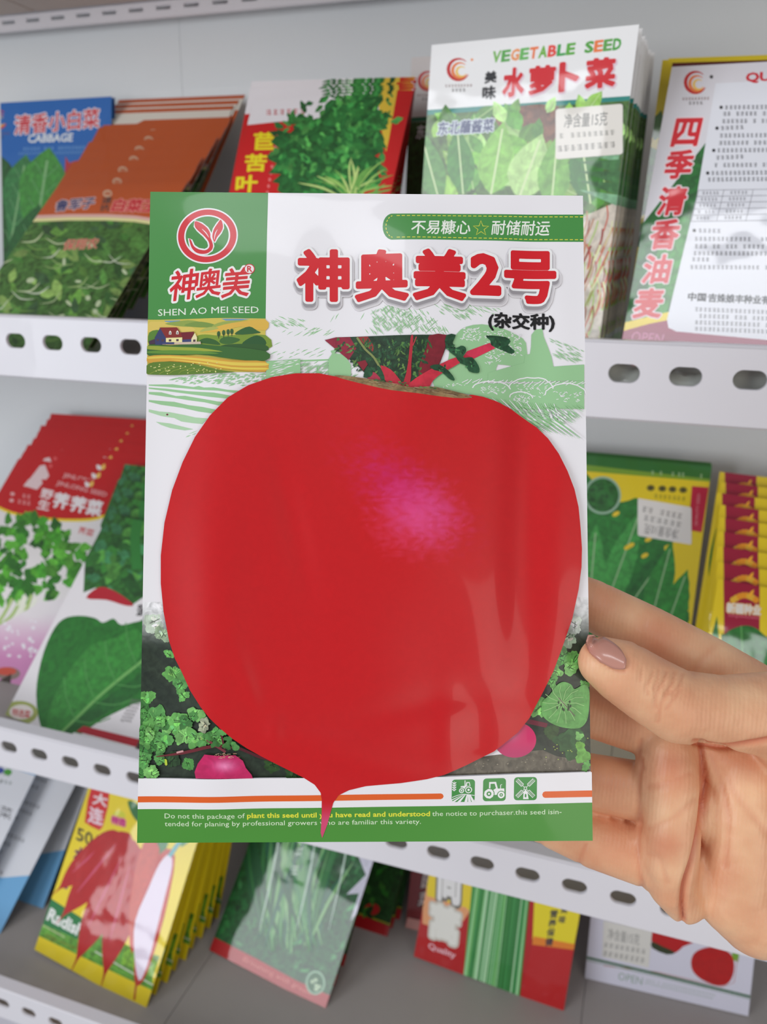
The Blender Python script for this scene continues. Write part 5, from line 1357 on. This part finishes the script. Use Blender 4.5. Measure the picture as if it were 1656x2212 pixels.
# ------------------------------------------------------------------ the hand
def skin_mat():
    m = bpy.data.materials.new('skin')
    nt, b = nodes(m); N, L = nt.nodes, nt.links
    tc = N.new('ShaderNodeTexCoord')
    n1 = N.new('ShaderNodeTexNoise'); n1.inputs['Scale'].default_value = 55; n1.inputs['Detail'].default_value = 5
    n2 = N.new('ShaderNodeTexNoise'); n2.inputs['Scale'].default_value = 420; n2.inputs['Detail'].default_value = 3
    L.new(tc.outputs['Object'], n1.inputs['Vector']); L.new(tc.outputs['Object'], n2.inputs['Vector'])
    r = N.new('ShaderNodeValToRGB'); e = r.color_ramp.elements
    e[0].position = .3; e[0].color = (*lin((222, 158, 120)), 1); e[1].position = .72; e[1].color = (*lin((244, 198, 156)), 1)
    L.new(n1.outputs['Fac'], r.inputs['Fac'])
    at = N.new('ShaderNodeAttribute'); at.attribute_name = 'Flush'
    mx = N.new('ShaderNodeMix'); mx.data_type = 'RGBA'; mx.inputs['B'].default_value = (*lin((206, 116, 84)), 1)
    L.new(at.outputs['Fac'], mx.inputs['Factor']); L.new(r.outputs['Color'], mx.inputs['A'])
    L.new(mx.outputs['Result'], b.inputs['Base Color'])
    b.inputs['Roughness'].default_value = .47
    b.inputs['Subsurface Weight'].default_value = .12; b.inputs['Subsurface Radius'].default_value = (1, .35, .2); b.inputs['Subsurface Scale'].default_value = .004
    wv = N.new('ShaderNodeTexWave'); wv.inputs['Scale'].default_value = 260; wv.inputs['Distortion'].default_value = 6; wv.inputs['Detail'].default_value = 2; wv.inputs['Detail Scale'].default_value = .35
    L.new(tc.outputs['Object'], wv.inputs['Vector'])
    ad = N.new('ShaderNodeMath'); ad.operation = 'MULTIPLY_ADD'; ad.inputs[1].default_value = .22
    L.new(wv.outputs['Fac'], ad.inputs[0]); L.new(n2.outputs['Fac'], ad.inputs[2])
    bp = N.new('ShaderNodeBump'); bp.inputs['Strength'].default_value = .4; bp.inputs['Distance'].default_value = .00035
    L.new(ad.outputs[0], bp.inputs['Height']); L.new(bp.outputs['Normal'], b.inputs['Normal'])
    return m
HB = bmesh.new()
def chain(pts, step=.3):
    """tapering limb through (px, py, depth, radius mm) joints: overlapping balls, later fused into one skin"""
    P = []
    for x, y, d, r in pts:
        p = at_depth(x, y, d); P.append((p, r / 1000))
    for (a, ra), (b, rb) in zip(P[:-1], P[1:]):
        L = np.linalg.norm(b - a); n = max(2, int(L / (min(ra, rb) * step)))
        for k in range(n + 1):
            t = k / n
            bmesh.ops.create_icosphere(HB, subdivisions=3, radius=ra + (rb - ra) * t, matrix=Matrix.Translation(Vector(a + (b - a) * t)))
# index, middle, ring and little finger go behind the packet; the thumb closes on it from the front
chain([(1015, 1205, .262, 6.6), (1090, 1232, .262, 7.4), (1180, 1270, .2605, 8.0), (1275, 1305, .2575, 8.3), (1400, 1368, .2545, 8.9), (1530, 1440, .253, 9.6), (1640, 1520, .254, 12.0), (1780, 1620, .258, 15)])
chain([(1010, 1500, .262, 6.8), (1100, 1512, .262, 7.6), (1180, 1522, .260, 8.3), (1270, 1532, .2575, 8.8), (1390, 1566, .2545, 9.6), (1500, 1610, .254, 11.0), (1650, 1690, .258, 15)])
chain([(1020, 1660, .262, 6.6), (1110, 1672, .262, 7.4), (1190, 1682, .260, 8.1), (1275, 1688, .2575, 9.0), (1385, 1710, .255, 9.6), (1500, 1740, .255, 11), (1650, 1780, .259, 15)])
chain([(1045, 1733, .2625, 5.6), (1120, 1750, .262, 6.6), (1200, 1782, .260, 7.8), (1285, 1816, .258, 8.8), (1390, 1848, .256, 9.6), (1490, 1880, .257, 11.5), (1620, 1900, .26, 15)])
# thumb: tip, knuckle, base
chain([(1303, 1430, .2275, 7.3), (1345, 1452, .2275, 9.2), (1400, 1488, .2285, 9.9), (1465, 1526, .229, 10.6), (1560, 1536, .2305, 10.4), (1680, 1545, .234, 13.0), (1800, 1620, .244, 19), (1900, 1760, .252, 24)])
# fleshy ridge at the roots of the fingers, folded towards the palm
chain([(1445, 1622, .2465, 7.6), (1452, 1700, .2455, 8.8), (1452, 1790, .2455, 9.0), (1448, 1862, .247, 8.4), (1452, 1912, .249, 7.6), (1478, 1945, .2515, 7.0)])
chain([(1412, 1640, .2485, 5.6), (1410, 1712, .2485, 6.2)]); chain([(1410, 1812, .2495, 6.0), (1416, 1880, .2505, 6.2)])
# palm, heel of the hand, wrist and forearm
chain([(1600, 1660, .2505, 10.5), (1602, 1760, .2495, 12.0), (1604, 1850, .2505, 12.9), (1590, 1935, .2520, 12.6), (1640, 1960, .253, 15)])
chain([(1640, 1700, .256, 15), (1668, 1860, .2555, 19.0), (1720, 1905, .2565, 22.0), (1900, 1980, .259, 25)])
chain([(1700, 1640, .252, 15), (1800, 1760, .256, 22), (1950, 1900, .259, 25), (2150, 2020, .262, 25), (2500, 2180, .270, 27), (3100, 2450, .285, 33)])
chain([(1780, 1600, .262, 16), (1950, 1750, .268, 21), (2150, 1900, .272, 23), (2500, 2080, .28, 27), (3100, 2350, .295, 33)])
me = bpy.data.meshes.new('hand'); HB.to_mesh(me); HB.free()
hand = link('hand', me, skin_mat())
md = hand.modifiers.new('fuse', 'REMESH'); md.mode = 'VOXEL'; md.voxel_size = .00075; md.use_smooth_shade = True
sm = hand.modifiers.new('soften', 'SMOOTH'); sm.factor = .6; sm.iterations = 9
bpy.context.view_layer.update()
dg = bpy.context.evaluated_depsgraph_get()
m2 = bpy.data.meshes.new_from_object(hand.evaluated_get(dg))
hand.modifiers.clear(); hand.data = m2
m2.name = 'hand'
n = len(m2.vertices)
co = np.empty(n * 3, np.float32); m2.vertices.foreach_get('co', co); co = co.reshape(-1, 3).astype(float)
no = np.empty(n * 3, np.float32); m2.vertices.foreach_get('normal', no); no = no.reshape(-1, 3).astype(float)
q = co - EYE; zz = q @ FWD; PX = 828 + FPX * (q @ RIGHT) / zz; PY = 1106 + FPX * (q @ DOWN) / zz
face = (no @ FWD) < .15
disp = np.zeros(n); flush = np.zeros(n)
def crease(pts, dep, w, fl=.5, zr=(0, 9), smn=6):
    """a skin fold: the surface sinks along the line"""
    pts = smooth_pts(pts, smn, False)
    best = np.full(n, 1e9)
    for (x0, y0), (x1, y1) in zip(pts[:-1], pts[1:]):
        dx, dy = x1 - x0, y1 - y0; L2 = dx * dx + dy * dy + 1e-9
        t = np.clip(((PX - x0) * dx + (PY - y0) * dy) / L2, 0, 1)
        best = np.minimum(best, np.hypot(PX - x0 - t * dx, PY - y0 - t * dy))
    g = np.exp(-(best / w) ** 2) * face * (zz > zr[0]) * (zz < zr[1])
    disp[:] -= g * dep / 1000; flush[:] = np.maximum(flush, g * fl)
TH = (0, .2375)
crease([(1515, 1608), (1522, 1690), (1516, 1770), (1500, 1850), (1478, 1920), (1474, 1990)], 1.9, 7, 1.0)          # deep fold across the palm
crease([(1500, 1604), (1560, 1614), (1620, 1606), (1700, 1590)], 1.2, 6, .9)          # under the thumb
crease([(1560, 1660), (1590, 1720), (1640, 1780), (1700, 1850)], .35, 9, .25); crease([(1535, 1630), (1560, 1700), (1572, 1780), (1565, 1870)], .45, 8, .3)
crease([(1385, 1640), (1378, 1700), (1382, 1775)], .6, 6, .45); crease([(1380, 1785), (1377, 1850), (1386, 1918)], .6, 6, .45)
crease([(1384, 1600), (1378, 1640), (1386, 1660)], .5, 6, .4)
crease([(1440, 1905), (1425, 1860), (1400, 1845)], .35, 7, .3); crease([(1400, 1700), (1440, 1690), (1490, 1670)], .3, 9, .3); crease([(1400, 1790), (1450, 1770), (1500, 1730)], .3, 8, .25)
crease([(1395, 1335), (1384, 1370), (1375, 1412)], .28, 8, .16)          # index joint
crease([(1545, 1395), (1520, 1420), (1500, 1450)], .35, 9, .2)
for x in (1266, 1283, 1297): crease([(x + 14, 1262), (x + 6, 1300)], .10, 4, .15)
crease([(1265, 1825), (1256, 1850), (1250, 1868)], .35, 6, .4); crease([(1163, 1800), (1168, 1830)], .3, 6, .3)
for p, d in (([(1412, 1452), (1404, 1470), (1396, 1486), (1400, 1500)], .35), ([(1424, 1448), (1420, 1470), (1412, 1490)], .3), ([(1440, 1450), (1432, 1474), (1418, 1500), (1416, 1530)], .5), ([(1456, 1452), (1452, 1476), (1436, 1500)], .4), ([(1474, 1456), (1468, 1480), (1450, 1500)], .35), ([(1386, 1444), (1382, 1470)], .2), ([(1448, 1492), (1428, 1520), (1420, 1560)], .4), ([(1470, 1490), (1440, 1530)], .25)):
    crease(p, d, 4.2, .35, TH)
crease([(1262, 1385), (1268, 1400), (1290, 1424), (1325, 1446), (1350, 1450)], .55, 4.5, .5, TH)
# flushed pads and finger tips
for x, y, r_, f in ((1450, 1650, 40, .45), (1440, 1830, 40, .5), (1330, 1500, 55, .35), (1340, 1570, 45, .35), (1330, 1700, 60, .35), (1330, 1840, 60, .35), (1300, 1300, 60, .45), (1420, 1390, 70, .4), (1360, 1430, 30, .3), (1600, 1650, 50, .2)):
    flush = np.maximum(flush, f * np.exp(-((PX - x) ** 2 + (PY - y) ** 2) / r_ ** 2))
co += no * disp[:, None]
m2.vertices.foreach_set('co', co.astype(np.float32).ravel())
fa = m2.attributes.new('Flush', 'FLOAT', 'POINT'); fa.data.foreach_set('value', flush.astype(np.float32))
m2.update()
tag(hand, 'bare right hand pinching the turnip packet, thumb in front and fingers behind', 'hand')
# thumb nail, laid on the thumb where the photo shows it
bv = BVHTree.FromPolygons([tuple(c) for c in co], [tuple(p.vertices) for p in m2.polygons])
NI, NJ = 14, 8
top = smooth_pts([(1270, 1373), (1292, 1374), (1315, 1384), (1338, 1402), (1351, 1424)], 5, False)
bot = smooth_pts([(1264, 1392), (1274, 1412), (1297, 1430), (1325, 1443), (1349, 1444)], 5, False)
V = []; ok = True
for i in range(NI + 1):
    f = i / NI * (len(top) - 1); k = min(int(f), len(top) - 2); f -= k
    a = np.array(top[k]) * (1 - f) + np.array(top[k + 1]) * f; b = np.array(bot[k]) * (1 - f) + np.array(bot[k + 1]) * f
    for j in range(NJ + 1):
        p = a + (b - a) * j / NJ; d = ray(*p)
        h = bv.ray_cast(Vector(EYE), Vector(d).normalized())
        if h[0] is None: h = (Vector(EYE + d * .2225), Vector(-FWD), 0, 0)
        lift = .0007 + .0003 * math.sin(math.pi * j / NJ)
        V.append(np.array(h[0]) + (np.array(h[1]) * .5 - FWD * .5) * lift)
V = np.array(V).reshape(NI + 1, NJ + 1, 3)
for _ in range(6):
    W = V.copy(); W[1:-1, 1:-1] = (V[:-2, 1:-1] + V[2:, 1:-1] + V[1:-1, :-2] + V[1:-1, 2:]) / 4; V = W
for i in range(NI + 1):
    for j in range(NJ + 1):
        d = Vector(V[i, j] - EYE); L = d.length; h = bv.ray_cast(Vector(EYE), d.normalized())
        if h[0] is not None and L > (h[0] - Vector(EYE)).length - .00045: V[i, j] = EYE + np.array(d.normalized()) * ((h[0] - Vector(EYE)).length - .00045)
Fc = [(i * (NJ + 1) + j, i * (NJ + 1) + j + 1, (i + 1) * (NJ + 1) + j + 1, (i + 1) * (NJ + 1) + j) for i in range(NI) for j in range(NJ)]
me = bpy.data.meshes.new('thumbnail'); me.from_pydata([tuple(v) for v in V.reshape(-1, 3)], [], Fc); me.polygons.foreach_set('use_smooth', [True] * len(Fc))
nail = link('fingernail', me, simple_mat('nail', (196, 140, 124), .28, .06, 200, coat=.3), hand)
nail.modifiers.new('thick', 'SOLIDIFY').thickness = .0004
nail['label'] = 'pale pink thumbnail'
